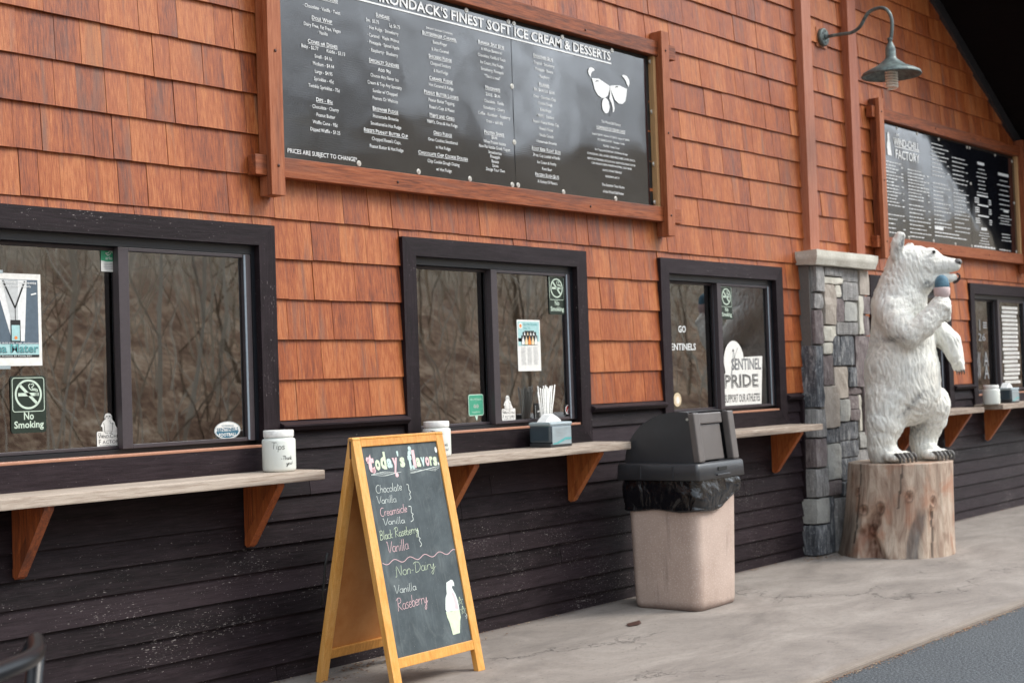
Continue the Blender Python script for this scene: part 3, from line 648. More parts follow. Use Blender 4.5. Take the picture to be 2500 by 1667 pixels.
# ---------------------------------------------------------------- bear logo pieces
def logo_face(f, cx, cy, s, l=2, mi=0):
    """sunglasses, ears, nose and tongue; s = width"""
    def P(pts): return [(cx + x * s, cy + (.18 + (y - .2) * .64) * s) for x, y in pts]
    f.poly(P([(-.50, .33), (-.47, .41), (-.42, .44), (-.36, .42), (-.345, .38), (-.40, .35), (-.43, .29), (-.44, .22), (-.48, .26)]), l, mi)
    f.poly(P([(.30, .42), (.36, .45), (.43, .43), (.48, .36), (.49, .28), (.46, .20), (.42, .25), (.40, .32), (.35, .38)]), l, mi)
    f.poly(P([(-.42, .20), (-.25, .225), (-.12, .17), (-.02, .13), (.0, .11), (-.02, .0), (-.05, -.10), (-.12, -.17), (-.20, -.19), (-.29, -.14), (-.36, -.03), (-.385, .10)]), l, mi)
    f.poly(P([(.0, .11), (.02, .13), (.12, .16), (.25, .18), (.42, .14), (.40, .0), (.37, -.14), (.30, -.22), (.20, -.23), (.12, -.17), (.06, -.05), (.03, .02)]), l, mi)
    f.poly(P([(-.005, .10), (.02, .02), (.05, -.10), (.08, -.22), (.10, -.36), (.08, -.44), (.05, -.46), (.055, -.36), (.03, -.26), (.0, -.20), (-.02, -.17), (.0, -.05)]), l, mi)
    f.poly(P([(-.11 + .09 * math.cos(a), -.34 + .17 * math.sin(a)) for a in np.linspace(0, 2 * math.pi, 20)[:-1]]), l, mi)
BEAR2D = [(.23, .0), (.22, .18), (.16, .22), (.23, .38), (.325, .48), (.30, .59), (.355, .70), (.44, .73), (.54, .70), (.595, .61), (.605, .46), (.69, .36), (.725, .22), (.80, .11), (.83, .02), (.83, .0)]
def wcf_sticker(name, O, w, h, label, group=None, n=(0, -1, 0)):
    """white bear over the words; w,h size of the whole sticker"""
    f = Flat(O, n=n); b = h * .46; k = (h - b) / .73
    f.poly(rrect(0, 0, w, b, w * .06), 1, 0); f.poly([(x * w, b + y * k - .002) for x, y in BEAR2D], 1, 0)
    X = lambda x: x * w; Y = lambda y: b + y * k
    for sx in (-1, 1): f.poly([(X(.45 + sx * .015), Y(.60)), (X(.45 + sx * .09), Y(.60)), (X(.45 + sx * .08), Y(.56)), (X(.45 + sx * .03), Y(.56))], 2, 1)
    f.disc(X(.45), Y(.525), w * .014, l=2, mi=1)
    f.line([(X(.27), Y(.33)), (X(.30), Y(.15)), (X(.30), Y(.0)), (X(.33), Y(-.08)), (X(.42), Y(-.08))], w * .016, 2, 1); f.line([(X(.62), Y(.33)), (X(.60), Y(.15)), (X(.59), Y(.0)), (X(.56), Y(-.08)), (X(.48), Y(-.08))], w * .016, 2, 1)
    f.line([(X(.33), Y(.58)), (X(.34), Y(.46))], w * .016, 2, 1); f.line([(X(.57), Y(.58)), (X(.56), Y(.46))], w * .016, 2, 1); f.line([(X(.50), Y(.42)), (X(.54), Y(.30)), (X(.66), Y(.28))], w * .012, 2, 1)
    f.text('THE', w * .04, b * .83, b * .12, 'l', l=2, mi=1); f.text('W', w * .05, b * .56, b * .36, 'l', l=2, mi=1); f.text('IND-', w * .22, b * .56, b * .28, 'l', w * .28, l=2, mi=1); f.text('C', w * .50, b * .56, b * .36, 'l', l=2, mi=1); f.text('HILL', w * .65, b * .56, b * .28, 'l', w * .31, l=2, mi=1)
    f.text('F', w * .07, b * .20, b * .40, 'l', l=2, mi=1); f.text('ACTORY', w * .21, b * .20, b * .31, 'l', w * .73, l=2, mi=1)
    f.text('TICONDEROGA, NEW YORK', w * .5, b * .06, b * .10, 'c', w * .80, l=2, mi=1)
    return f.build(name, [M['paper'], M['black']], label=label, cat='sticker', group=group)

# ---------------------------------------------------------------- large menu board
def menu_frame(name, label, X0, X1, pl, pr, zb=2.355, zt=3.43, post_lo=2.262, post_hi=3.59):
    t = empty(name, ((X0 + X1) / 2, 0, zb), 0, label, 'menu board')
    def wpp(o): return world_part(o, t)
    for px in (pl, pr):
        b = MB(); b.bbox(px, px + .083, -.105, -.0785, post_lo, post_hi, .003); b.bbox(px + .006, px + .077, -.078, -.0215, post_lo + .0, post_hi, .002); wpp(b.build('post', M['beamv']))
    for z in (zb, zt):
        b = MB(); b.bbox(X0, X1, -.0775, -.022, z, z + .095, .003); 
        # notch is hidden by the posts, the rail runs between them
        o = b.build('rail', M['beam']); wpp(o)
    # inner posts occupy the same depth as the rails: cut by starting rails proud
    return t, wpp
def menu_frame2(name, label, X0, X1, pl, pr, zb, zt, post_lo, post_hi):
    t = empty(name, ((X0 + X1) / 2, 0, zb), 0, label, 'menu board')
    def wpp(o): return world_part(o, t)
    for px in (pl, pr):
        b = MB(); b.bbox(px, px + .083, -.112, -.0785, post_lo, post_hi, .003)
        for za, zc in ((post_lo, zb - .001), (zb + .096, zt - .001), (zt + .096, post_hi)): b.bbox(px + .004, px + .079, -.0783, -.0215, za, zc, .002)
        wpp(b.build('post', M['beamv']))
    for z in (zb, zt):
        b = MB(); b.bbox(X0, X1, -.078, -.022, z, z + .095, .003); wpp(b.build('rail', M['beam']))
    bt = []
    return t, wpp
def bolt(wpp, x, z, y=-.078, r=.0075):
    b = MB(); b.tube([(x, y + .002, z), (x, y - .003, z), (x, y - .006, z)], [r, r, r * .5], 8); wpp(b.build('bolt', M['bolt']))
def washers(wpp, pts, y):
    for x, z in pts:
        b = MB(); b.tube([(x, y + .001, z), (x, y - .002, z), (x, y - .0045, z)], [.0155, .0155, .013], 14); b.tube([(x, y - .004, z), (x, y - .007, z)], [.006, .005], 6)
        wpp(b.build('washer', M['steel']))

bd, wpp = menu_frame2('menu_board', 'long black menu board with white prices in a cedar frame, above the middle window', 4.237, 7.800, 4.302, 7.590, 2.356, 3.430, 2.262, 3.590)
b = MB(); b.box(4.387, 7.588, -.0215, -.020, 2.452, 3.429); wpp(b.build('backing', M['black']))
# two ribbed plastic sheets, slightly wavy edge on the right
def sheet_panel(x0, x1, z0, z1, y, mat, nx=24, nz=8, seed=0, amp=.004):
    b = MB(); n = 14; E_ = [(x1 + .006 * mn.noise(Vector((seed, k * .55, 2))), z0 + (z1 - z0) * k / n) for k in range(n + 1)]
    T_ = [(x1 + (x0 - x1) * k / n, z1 + .004 * mn.noise(Vector((seed + 4, k * .6, 5))) * (1 if 0 < k < n else 0)) for k in range(1, n)]
    b.prism([(x0, z0)] + E_ + T_ + [(x0, z1)], 'y', y - .004, y); return wpp(b.build('menu_sheet', mat))
sheet_panel(4.388, 6.160, 2.4525, 3.405, -.034, M['menu'], seed=1); sheet_panel(6.165, 7.505, 2.4525, 3.400, -.034, M['menu'], seed=5)
Ym = -.0415
f = Flat((0, Ym, 0)); 
f.text("ADIRONDACK'S FINEST SOFT ICE CREAM & DESSERTS", 7.122, 3.333, .077, 'r', 2.145, bold=.022)
f.rect(4.90, 3.310, 7.125, 3.319)
def small_caps(f, s, x, z, size, ul=True, wd=None):
    """heading in capitals, first letters larger, underlined"""
    parts = []; W = 0; gap = size * .28
    for wi, word in enumerate(s.split(' ')):
        if wi: W += gap
        big = word[0]; rest = word[1:].upper()
        for body, sz in ((big, size), (rest, size * .80)):
            if body:
                vs, _ = text_geo(body, .012)
                if len(vs): ww = (vs[:, 0].max() - vs[:, 0].min()) * sz; parts.append((body, sz, W)); W += ww + sz * .09
    for body, sz, o in parts: f.text(body, x - W / 2 + o, z, sz, 'l', bold=.014)
    if ul: f.rect(x - W / 2, z - size * .20, x + W / 2, z - size * .13)
def column(x, rows, size=.0255, k=.86):
    for z, s, h in rows:
        if h == 1: small_caps(f, s, x, z - .009, .0275)
        elif h == 2: small_caps(f, s, x, z - .009, .026, False)
        elif h == 3: small_caps(f, s, x, z - .007, .016, False)
        elif isinstance(h, tuple):
            vs, _ = text_geo(s, .004); wd = (vs[:, 0].max() - vs[:, 0].min()) * size * k; f.text(s, x + h[0], z - .009, size, 'c', wd, bold=.004)
        else:
            vs, _ = text_geo(s, .004); wd = (vs[:, 0].max() - vs[:, 0].min()) * size * k; f.text(s, x, z - .009, size, 'c', wd, bold=.004)
column(4.712, [(3.279, 'Ice Cream Flavors', 1), (3.220, '· Chocolate · Vanilla · Twist', 0), (3.166, 'Dole Whip', 1), (3.128, 'Dairy Free, Fat Free, Vegan', 0), (3.100, '· Vanilla', 0), (3.046, 'Cones or Dishes', 1),
  (3.017, 'Baby - $2.77', (-.085,)), (3.017, 'Kiddie - $3.13', (.085,)), (2.979, 'Small - $4.16', 0), (2.942, 'Medium - $4.44', 0), (2.904, 'Large - $4.95', 0), (2.867, 'Sprinkles - 45¢', 0), (2.829, 'Twinkle Sprinkles - 75¢', 0), (2.765, 'Dips - 85¢', 1),
  (2.729, '· Chocolate · Cherry', 0), (2.691, '· Peanut Butter', 0), (2.653, 'Waffle Cone - 95¢', 0), (2.616, 'Dipped Waffle - $1.25', 0)])
column(5.133, [(3.259, 'Sundaes', 1), (3.221, 'Sm.  $5.75', (-.075,)), (3.221, 'Lg. $6.75', (.085,)), (3.185, '· Hot Fudge · Strawberry', 0), (3.146, '· Caramel · Maple Walnut', 0), (3.110, '· Pineapple · Spiced Apple', 0), (3.070, '· Raspberry · Blueberry', 0), (3.016, 'SPECIALTY SUNDAES', 1), (2.976, 'Add 95¢', 2),
  (2.941, 'Choose Any Flavor Ice', 0), (2.902, 'Cream & Top Any Specialty', 0), (2.863, 'Sundae w/ Chopped', 0), (2.826, 'Peanuts Or Walnuts', 0), (2.771, 'Brownie Fudge', 1), (2.733, 'Homemade Brownie', 0), (2.694, 'Smothered in Hot Fudge', 0), (2.654, "Reese's Peanut Butter Cup", 1), (2.615, "Chopped Reese's Cups,", 0), (2.576, 'Peanut Butter & Hot Fudge', 0)])
column(5.560, [(3.257, 'SPECIALTY SUNDAES CONTINUED', 3), (3.226, 'ButterFinger Caramel', 1), (3.187, 'ButterFinger', 0), (3.148, '& Hot Caramel', 0), (3.107, 'Snickers Fudge', 1), (3.070, 'Chopped Snickers', 0), (3.033, '& Hot Fudge', 0), (2.989, 'Caramel Fudge', 1), (2.953, 'Hot Caramel & Fudge', 0), (2.909, "Peanut Butter Lover's", 1), (2.871, 'Peanut Butter Topping,', 0),
  (2.834, "Reese's Cups & Pieces", 0), (2.790, "M&M's and Oreo", 1), (2.754, "M&M's, Oreo & Hot Fudge", 0), (2.697, 'Oreo Fudge', 1), (2.659, 'Oreo Cookies Smothered', 0), (2.622, 'in Hot Fudge', 0), (2.580, 'Chocolate Chip Cookie Dough', 1), (2.542, 'Chip Cookie Dough Oozing', 0), (2.503, 'w/ Hot Fudge', 0)])
column(5.985, [(3.250, 'Banana Split $7.95', 1), (3.214, 'A Whole Banana w/', 0), (3.177, 'Chocolate, Vanilla & Twist', 0), (3.139, 'Ice Cream, Hot Fudge,', 0), (3.102, 'Strawberry, Pineapple', 0), (3.065, '"This is a meal"', 0), (3.001, 'Milkshakes', 1), (2.964, '22oz.- $5.95', 2), (2.925, '· Chocolate - Vanilla', 0), (2.888, '· Strawberry - Cherry', 0), (2.851, '· Coffee - Rootbeer - Raspberry', 0), (2.813, '· Oreo -- add 60¢', 0), (2.749, 'PROTEIN SHAKE', 1), (2.725, '$8.95', 2),
  (2.697, 'Whey Protein Isolate', 0), (2.668, 'Non-Fat Vanilla Greek Yogurt', 0), (2.640, 'Strawberries', 0), (2.617, 'Pineapple', 0), (2.591, 'Banana', 0), (2.567, 'Stevia', 0), (2.543, 'Design Your Own', 0)])
column(6.448, [(3.249, 'Smoothies $6.95', 1), (3.209, '· Tropical · Strawberry', 0), (3.173, '· Pineapple · Banana', 0), (3.134, '· Raspberry', 0), (3.086, 'Flurries', 1), (3.051, 'Sm. $4.95 Lg. $5.95', 2), (3.011, 'Oreo · Chocolate Chip', 0), (2.975, '· Cookie Dough', 0), (2.938, '· Butterfinger', 0), (2.901, "· M&M's · Snickers", 0), (2.863, "· Reese's Peanut Butter Cup", 0), (2.826, "· Reese's Pieces", 0), (2.788, '· Nestle Crunch', 0), (2.749, '· Homemade Brownie', 0),
  (2.703, 'Root Beer Float $5.95', 1), (2.666, '24 oz. Cup Loaded w/Vanilla', 0), (2.627, 'Ice Cream & Frothy', 0), (2.591, 'Root Beer', 0), (2.553, 'Frozen Slush $3.75', 1), (2.514, 'A Variety Of Flavors', 0)])
f.text('The Wind Chill Factory', 7.10, 2.931, .024, 'c', .205, bold=.004, shear=.25); f.text('HOMEMADE ICE CREAM CAKES', 7.097, 2.892, .024, 'c', .30, bold=.008, shear=.15); f.rect(6.947, 2.886, 7.247, 2.889)
for z, s, wd in ((2.853, 'Small 6" $20.95 - Medium 10" $24.95 - Large 12" $34.95', .39), (2.823, 'ICE CREAM FLAVORS:  Chocolate   Vanilla', .28), (2.790, 'FILLINGS:  Cookie Crumb', .17), (2.760, 'Each Topping Add $1.50 Small - $3.00 Medium & Large', .34), (2.728, "COOKIE DOUGH, OREO, SNICKERS, REESE'S PIECES, M&M'S, COOKIE CRUNCH,", .50), (2.697, 'PEANUTS, BUTTERFINGER, NESTLE CRUNCH, VELVET FUDGE, PEANUT BUTTER', .50), (2.672, 'CUPS, WALNUTS, NERDS, WHOPPED WHOPPERS, CANDY BEANS,', .42), (2.638, 'CHOCOLATE MINT SPRINKLES', .20), (2.602, 'REFRESHING MINTS', .145)):
    f.text(s, 7.095, z - .006, .0175, 'c', wd, bold=.006)
f.text('The Summer-Time Home', 7.10, 2.540, .024, 'c', .235, bold=.006); f.text('of the Wind-Chill Factor', 7.10, 2.499, .024, 'c', .22, bold=.006)
f.text('PRICES ARE SUBJECT TO CHANGE*', 4.465, 2.484, .031, 'l', .455, bold=.006)
wpp(f.build('lettering', M['white']))
f = Flat((0, Ym, 0)); logo_face(f, 7.10, 3.115, .44, 1, 0); f.line([(6.955, 3.176), (6.965, 3.185), (6.985, 3.186)], .006, 2, 1); f.line([(7.16, 3.170), (7.17, 3.178), (7.19, 3.178)], .006, 2, 1); f.line([(7.085, 3.06), (7.098, 3.04), (7.100, 3.01), (7.09, 2.985)], .004, 2, 1); wpp(f.build('emblem', [M['white'], M['black']]))
washers(wpp, [(5.786, 3.408), (6.144, 3.407), (6.192, 3.406), (6.641, 3.402), (7.141, 3.401), (7.560, 3.395), (7.560, 3.068), (7.560, 2.729), (7.555, 2.481), (6.157, 3.038), (6.161, 2.718), (5.366, 2.476), (5.770, 2.474), (6.130, 2.472), (6.182, 2.474), (6.601, 2.470), (7.125, 2.471), (4.935, 2.477), (4.95, 3.408), (5.37, 3.408)], -.0375)
for x, z in ((5.169, 2.400), (6.810, 2.396), (6.821, 3.468), (5.17, 3.47)): bolt(wpp, x, z)
for x, z in ((4.345, 2.943), (4.346, 2.402), (7.633, 3.465), (7.630, 2.929), (7.628, 2.394)): bolt(wpp, x, z, -.112)
b = MB(); b.box(7.560, 7.5875, -.060, -.0218, 2.4525, 3.4285); wpp(b.build('edge_batten', M['intwood']))

# ---------------------------------------------------------------- second menu board
b2, wpp = menu_frame2('menu_board', 'second black menu board with bear emblem in a cedar frame, right of the lamp', 10.665, 14.12, 10.725, 13.88, 2.352, 3.415, 2.262, 3.575)
b = MB(); b.box(10.81, 13.878, -.0215, -.020, 2.448, 3.414); wpp(b.build('backing', M['black']))
sheet_panel(10.812, 12.705, 2.449, 3.395, -.034, M['menu2'], seed=9); sheet_panel(12.710, 13.83, 2.449, 3.385, -.034, M['menu2'], seed=12)
f = Flat((0, Ym, 0))
f.text('THE', 11.17, 3.315, .035, 'l', bold=.01); f.text('WIND-CHILL', 11.12, 3.235, .095, 'l', .50, bold=.015); f.text('FACTORY', 11.15, 3.13, .105, 'l', .47, bold=.015); f.rect(11.14, 3.222, 11.62, 3.229)
f.poly([(10.965 + x * .13, 3.14 + y * .27) for x, y in BEAR2D])
wpp(f.build('emblem', M['white']))
# rows of print too small to read: broken strokes
f = Flat((0, Ym, 0)); rr = random.Random(21)
def strokes(x0, x1, z, h=.009, center=False):
    W = x1 - x0; x = x0 + (rr.uniform(0, .25) * W if center else 0); xe = x1 - (x - x0 if center else rr.uniform(0, .45) * W)
    while x < xe:
        wd = rr.uniform(.02, .06); f.rect(x, z, min(xe, x + wd), z + h * rr.uniform(.7, 1.0)); x += wd + .012
for (x0, x1, zs) in ((10.85, 11.28, [(3.08, 2.72, 14), (2.64, 2.49, 5)]), (11.37, 11.80, [(3.05, 2.80, 10), (2.75, 2.48, 9)]), (11.88, 12.24, [(3.33, 3.05, 9), (2.98, 2.70, 9), (2.66, 2.60, 3)]), (12.32, 12.66, [(3.25, 3.02, 7), (2.96, 2.70, 9), (2.66, 2.58, 3)])):
    for a, c, n in zs:
        for i in range(n):
            z = a + (c - a) * i / max(1, n - 1); strokes(x0, x1, z)
            if i % 2: f.rect(x1 - .04, z, x1, z + .008)
for (x0, x1, a, c, n) in ((12.86, 13.12, 3.20, 2.98, 7), (13.36, 13.70, 3.14, 2.86, 7), (12.86, 13.12, 2.60, 2.50, 5), (13.36, 13.70, 2.80, 2.72, 4), (13.38, 13.70, 2.62, 2.56, 3)):
    for i in range(n): strokes(x0, x1, a + (c - a) * i / (n - 1), .009, True)
for zz in (2.92, 2.83, 2.73):
    f.rect(12.86, zz + .028, 13.12, zz + .042)
    for i in range(3): f.rect(12.80, zz - i * .019, 12.90, zz - i * .019 + .009); f.rect(13.13, zz - i * .019, 13.19, zz - i * .019 + .009)
for x0, x1, z in ((12.90, 13.06, 3.245), (13.40, 13.66, 3.19), (13.50, 13.62, 2.84), (11.88, 12.06, 2.575), (12.92, 13.06, 2.63)): f.rect(x0, z, x1, z + .026)
strokes(11.88, 12.66, 2.545, .012); strokes(11.88, 12.66, 2.515, .012); strokes(12.74, 13.3, 2.465, .020); strokes(13.35, 13.75, 2.465, .012)
wpp(f.build('lettering', M['white'], kind='stuff'))
washers(wpp, [(11.2, 3.388), (11.6, 3.386), (12.05, 3.386), (12.68, 3.382), (12.74, 3.382), (13.35, 3.378), (11.35, 2.470), (11.85, 2.468), (12.32, 2.466), (12.69, 2.466), (12.73, 3.05), (13.78, 3.36), (13.79, 2.95), (13.79, 2.47)], -.0375)
for x, z in ((11.9, 3.462), (12.9, 3.462), (11.9, 2.399), (13.0, 2.399)): bolt(wpp, x, z)
for x, z in ((10.766, 3.462), (10.766, 2.90), (10.766, 2.40)): bolt(wpp, x, z, -.112)
b = MB(); b.box(13.845, 13.8775, -.060, -.0218, 2.449, 3.4135); wpp(b.build('edge_batten', M['intwood']))

# ---------------------------------------------------------------- window signs
YG = .0165   # face of the outer panes
YI = .0545   # face of the inner (left) panes
def nosmoke(x, z, w, h, y, label):
    t = empty('no_smoking_sign', (x, y, z), 0, label, 'sign', 'no smoking signs on the windows')
    b = MB(); b.prism(rrect(0, 0, w, h, w * .09), 'y', -.003, 0); b.build('sign_plate', M['signgreen'], t)
    f = Flat((0, -.003, 0)); r = w * .385; cx, cy = w * .5, h * .675
    f.line(rrect(w * .05, h * .375, w * .95, h * .965, w * .07), w * .018, 1, closed=True)
    f.ring(cx, cy, r * .86, r, 1); a = R(135); f.line([(cx + r * .9 * math.cos(a), cy + r * .9 * math.sin(a)), (cx - r * .9 * math.cos(a), cy - r * .9 * math.sin(a))], w * .075, 1)
    f.rect(cx - r * .75, cy - r * .12, cx + r * .48, cy + r * .10, 1)
    for k in range(3): f.rect(cx + r * (.52 + k * .10), cy - r * .12, cx + r * (.57 + k * .10), cy + r * .10, 1)
    f.line([(cx + r * .68, cy + r * .16), (cx + r * .66, cy + r * .30), (cx + r * .50, cy + r * .36), (cx + r * .30, cy + r * .36), (cx + r * .26, cy + r * .46), (cx + r * .42, cy + r * .60), (cx + r * .36, cy + r * .70), (cx + r * .20, cy + r * .66)], w * .026, 1)
    f.line([(cx + r * .60, cy + r * .16), (cx + r * .54, cy + r * .26), (cx + r * .22, cy + r * .28), (cx + r * .08, cy + r * .40), (cx + r * .02, cy + r * .60), (cx + r * .14, cy + r * .70)], w * .026, 1)
    f.text('No', w * .5, h * .235, w * .27, 'c', w * .28, bold=.02); f.text('Smoking', w * .5, h * .09, w * .25, 'c', w * .84, bold=.02)
    f.build('lettering', M['palegreen'], t); return t
nosmoke(3.046, 1.212, .158, .232, YI - .0005, 'green no smoking sign in the left window below the event poster')
nosmoke(6.492, 1.745, .150, .232, YG - .0005, 'no smoking sign in the top right corner of the middle window')
nosmoke(8.388, 1.742, .150, .232, YG - .0005, 'no smoking sign in the window beside the stone pillar')

# event poster
t = empty('event_poster', (2.925, YI - .001, 1.485), 0, 'white edged paper poster of a suit and lanyard taped in the left window', 'poster')
w_, h_ = .268, .375
b = MB(); b.box(0, w_, -.0006, 0, 0, h_); b.build('paper_sheet', M['paper'], t)
f = Flat((0, -.0006, 0)); f.rect(.0, .035, w_ - .014, h_ - .024, 1, 0)
f.poly([(.06, h_ - .026), (.205, h_ - .026), (.19, .10), (.135, .10)], 2, 1); f.poly([(.095, h_ - .026), (.165, h_ - .026), (.160, .10), (.150, .10)], 3, 2)
f.line([(.098, h_ - .03), (.150, .235)], .007, 4, 3); f.line([(.195, h_ - .03), (.150, .235)], .007, 4, 3); f.line([(.150, .24), (.150, .185)], .003, 4, 3)
f.rect(.128, .170, .172, .186, 4, 3); f.rect(.128, .098, .172, .170, 4, 3); f.rect(.132, .102, .168, .165, 5, 4); f.disc(.150, .114, .007, l=6, mi=5)
f.line([(.222, .290), (.246, .296)], .006, 4, 1)
f.rect(0, .045, w_ - .014, .088, 3, 6); f.rect(0, .035, w_ - .014, .045, 3, 3); f.text('Alma Mater', w_ - .018, .054, .048, 'r', .25, bold=.02, l=5, mi=7); f.text('Alma Mater', w_ - .020, .056, .048, 'r', .25, bold=.0, l=6, mi=8)
f.text('Productions Presents', w_ - .022, h_ - .042, .018, 'r', .21, bold=.01, l=6, mi=1); f.text('A High School Court Comedy', w_ - .045, h_ - .055, .012, 'r', .19, bold=.006, l=6, mi=1)
f.text('Saturday 4/2 8:00 P.M. High Auditorium', w_ - .018, .089, .010, 'r', .24, l=6, mi=1); f.text('Adults $10 Students $5 Family $25', w_ - .05, .037, .009, 'r', .20, l=6, mi=1)
f.build('printing', [M['denim'], M['white'], M['shirt'], M['black'], M['tealpale'], M['orange'], M['tealpale'], M['denim'], M['teal']], t)
for x, z in ((.035, h_ - .002), (.06, -.012)):
    b = MB(); b.box(x + .01, x + .065, -.0012, -.0007, z, z + .014); b.build('tape', M['smokylight'], t)

# alarm company card
t = empty('alarm_card', (3.483, YI - .001, 1.884), 0, 'small green and white card in the top corner of the left window', 'card')
f = Flat((0, 0, 0)); f.rect(0, 0, .078, .1, 1, 0); f.poly([(0, .048), (.03, .043), (.055, .045), (.078, .052), (.078, .1), (0, .1)], 2, 1)
f.line([(.022, .080), (.034, .070), (.046, .076), (.054, .088), (.044, .090), (.036, .080), (.022, .080)], .003, 3, 0); f.line([(.046, .094), (.056, .090), (.058, .080)], .002, 3, 0)
f.text('arlo', .039, .052, .022, 'c', .034, l=3, mi=0)
for k in range(4): f.rect(.012 + .004 * (k % 2), .034 - k * .007, .066 - .004 * (k % 2), .036 - k * .007, 3, 2)
f.build('card_print', [M['paper'], M['green'], M['greyprint']], t)
wcf_sticker('bear_sticker', (3.462 - .02, YI - .001, 1.135), .128, .145, 'white bear sticker in the bottom corner of the left window')
wcf_sticker('bear_sticker', (6.055 - .02, YG - .001, 1.140), .118, .142, 'white bear sticker at the bottom of the middle window beside the straws')
# football oval
t = empty('team_sticker', (4.105, YG - .001, 1.176), 0, 'oval white and blue team sticker in the left window near the tip jar', 'sticker')
f = Flat(); f.disc(0, 0, .075, .041, 1, 0); f.poly([(.066 * math.cos(a), .034 * math.sin(a)) for a in np.linspace(math.pi + .12, 2 * math.pi - .12, 16)], 2, 1)
f.ring(0, 0, .071, .073, 2, 1, asp=.54); f.text('TICONDEROGA', 0, .016, .014, 'c', .07, l=3, mi=1); f.text('SENTINELS', 0, -.003, .022, 'c', .125, bold=.02, l=3, mi=1); f.text('FOOTBALL', 0, -.026, .020, 'c', .10, bold=.02, l=3, mi=0)
f.build('sticker_print', [M['paper'], M['blueband']], t)
# nutrition poster
t = empty('nutrition_poster', (6.192, YG - .0012, 1.415), 0, 'white and teal nutrition facts sheet in the middle window', 'poster')
w_, h_ = .208, .295
b = MB(); b.box(0, w_, -.0005, 0, 0, h_); b.build('paper_sheet', M['paper'], t)
f = Flat((0, -.0005, 0)); f.rect(.008, .17, w_ - .008, h_ - .010, 1, 0); f.rect(.008, .145, w_ * .45, .19, 1, 0); f.disc(.030, h_ - .035, .018, l=2, mi=1); f.text('NUTRITIONAL', .058, h_ - .034, .022, 'l', .13, l=2, mi=3); f.text('FACTS', .058, h_ - .056, .022, 'l', .06, l=2, mi=3)
f.disc(.030, h_ - .035, .010, l=3, mi=6)
f.poly([(.035, .150), (.180, .150), (.180, .205), (.170, .205), (.170, .225), (.150, .225), (.150, .232), (.065, .232), (.065, .225), (.048, .225), (.048, .205), (.035, .205)], 3, 2)
for k, mi in enumerate((4, 5, 6, 5, 1)):
    x = .050 + k * .029; f.poly([(x - .012, .152), (x + .012, .152), (x + .013, .165), (x + .009, .18), (x + .004, .19), (x, .205), (x - .004, .19), (x - .009, .18), (x - .013, .165)], 4, mi)
for k in range(4): x = .065 + k * .027; f.poly([(x - .008, .206), (x + .008, .206), (x + .004, .216), (x, .226), (x - .004, .216)], 4, (4, 5, 1, 4)[k])
for c in range(3):
    for k in range(16): f.rect(.030 + c * .055, .135 - k * .0065, .074 + c * .055 - (k * 7 % 5) * .002, .1365 - k * .0065, 2, 7)
f.build('printing', [M['tealpale'], M['paper'], M['black'], M['teal'], M['white'], M['cream'], M['orange'], M['greyprint']], t)
# travel-site sticker
t = empty('review_sticker', (5.862, YI - .001, 1.175), 0, 'mint green recommendation sticker with owl eyes in the middle window', 'sticker')
f = Flat(h=.0005); f.poly(rrect(-.062, 0, .062, .118, .012), 1, 1); f.poly([(-.014, .002), (.014, .002), (.004, -.03)], 1, 1); f.poly(rrect(-.058, .004, .058, .114, .010), 2, 0)
f.text('RECOMMENDED', 0, .086, .014, 'c', .092, l=3, mi=1); f.text('on', 0, .078, .007, 'c', l=3, mi=1); f.text('tripadvisor', 0, .016, .015, 'c', .07, l=3, mi=1)
for s_ in (-1, 1): f.disc(s_ * .011, .052, .0105, l=3, mi=1); f.ring(s_ * .011, .052, .006, .0085, 4, 2, n=14); f.disc(s_ * .011, .052, .0025, l=4, mi=2)
f.build('sticker_print', [M['mint'], M['mintlight'], M['black']], t)
# TACC card
t = empty('chamber_card', (6.322, YG - .001, 1.130), 0, 'black chamber card with white script behind the napkin dispenser', 'card')
f = Flat(); f.poly(rrect(0, 0, .175, .098, .006), 1, 0); f.text('TACC', .10, .055, .042, 'c', .12, l=2, mi=1, shear=.25); f.line([(.03, .048), (.06, .055), (.10, .052), (.05, .040), (.075, .040)], .009, 2, 1); f.text('TICONDEROGA AREA', .045, .022, .014, 'l', .11, bold=.01, l=2, mi=1); f.text('Chamber of Commerce', .045, .006, .013, 'l', .12, bold=.01, l=2, mi=1); f.line([(.012, .01), (.012, .085)], .003, 2, 1)
f.build('card_print', [M['black'], M['white']], t)
t = empty('card_logo_sticker', (6.605, YG - .001, 1.150), 0, 'small black sticker with red and white swirl, right end of the middle window', 'sticker')
f = Flat(); f.rect(0, 0, .062, .062, 1, 0); f.disc(.030, .030, .016, .022, 2, 1); f.line([(.050, .052), (.030, .058), (.014, .044), (.010, .024), (.018, .008), (.036, .006), (.048, .016)], .005, 3, 2); f.line([(.022, .012), (.044, .048)], .005, 3, 2); f.build('sticker_print', [M['black'], M['red'], M['white']], t)
# go sentinels
f = Flat((0, YI - .001, 0)); f.text('GO', 7.955, 1.650, .062, 'c', .092, bold=.02); f.text('SENTINELS', 8.115, 1.532, .062, 'r', .335, bold=.02)
f.build('window_lettering', M['white'], shop, label='white painted words on a window pane', kind='stuff')
t = empty('round_sticker', (7.868, YI - .001, 1.203), 0, 'round white seal sticker low in the window behind the bin', 'sticker'); f = Flat(); f.disc(0, 0, .046, l=1, mi=0); f.ring(0, 0, .034, .037, 2, 1, n=24); f.disc(.004, -.004, .020, .024, 2, 2); f.build('sticker_print', [M['cream'], M['greyprint'], M['paper']], t)
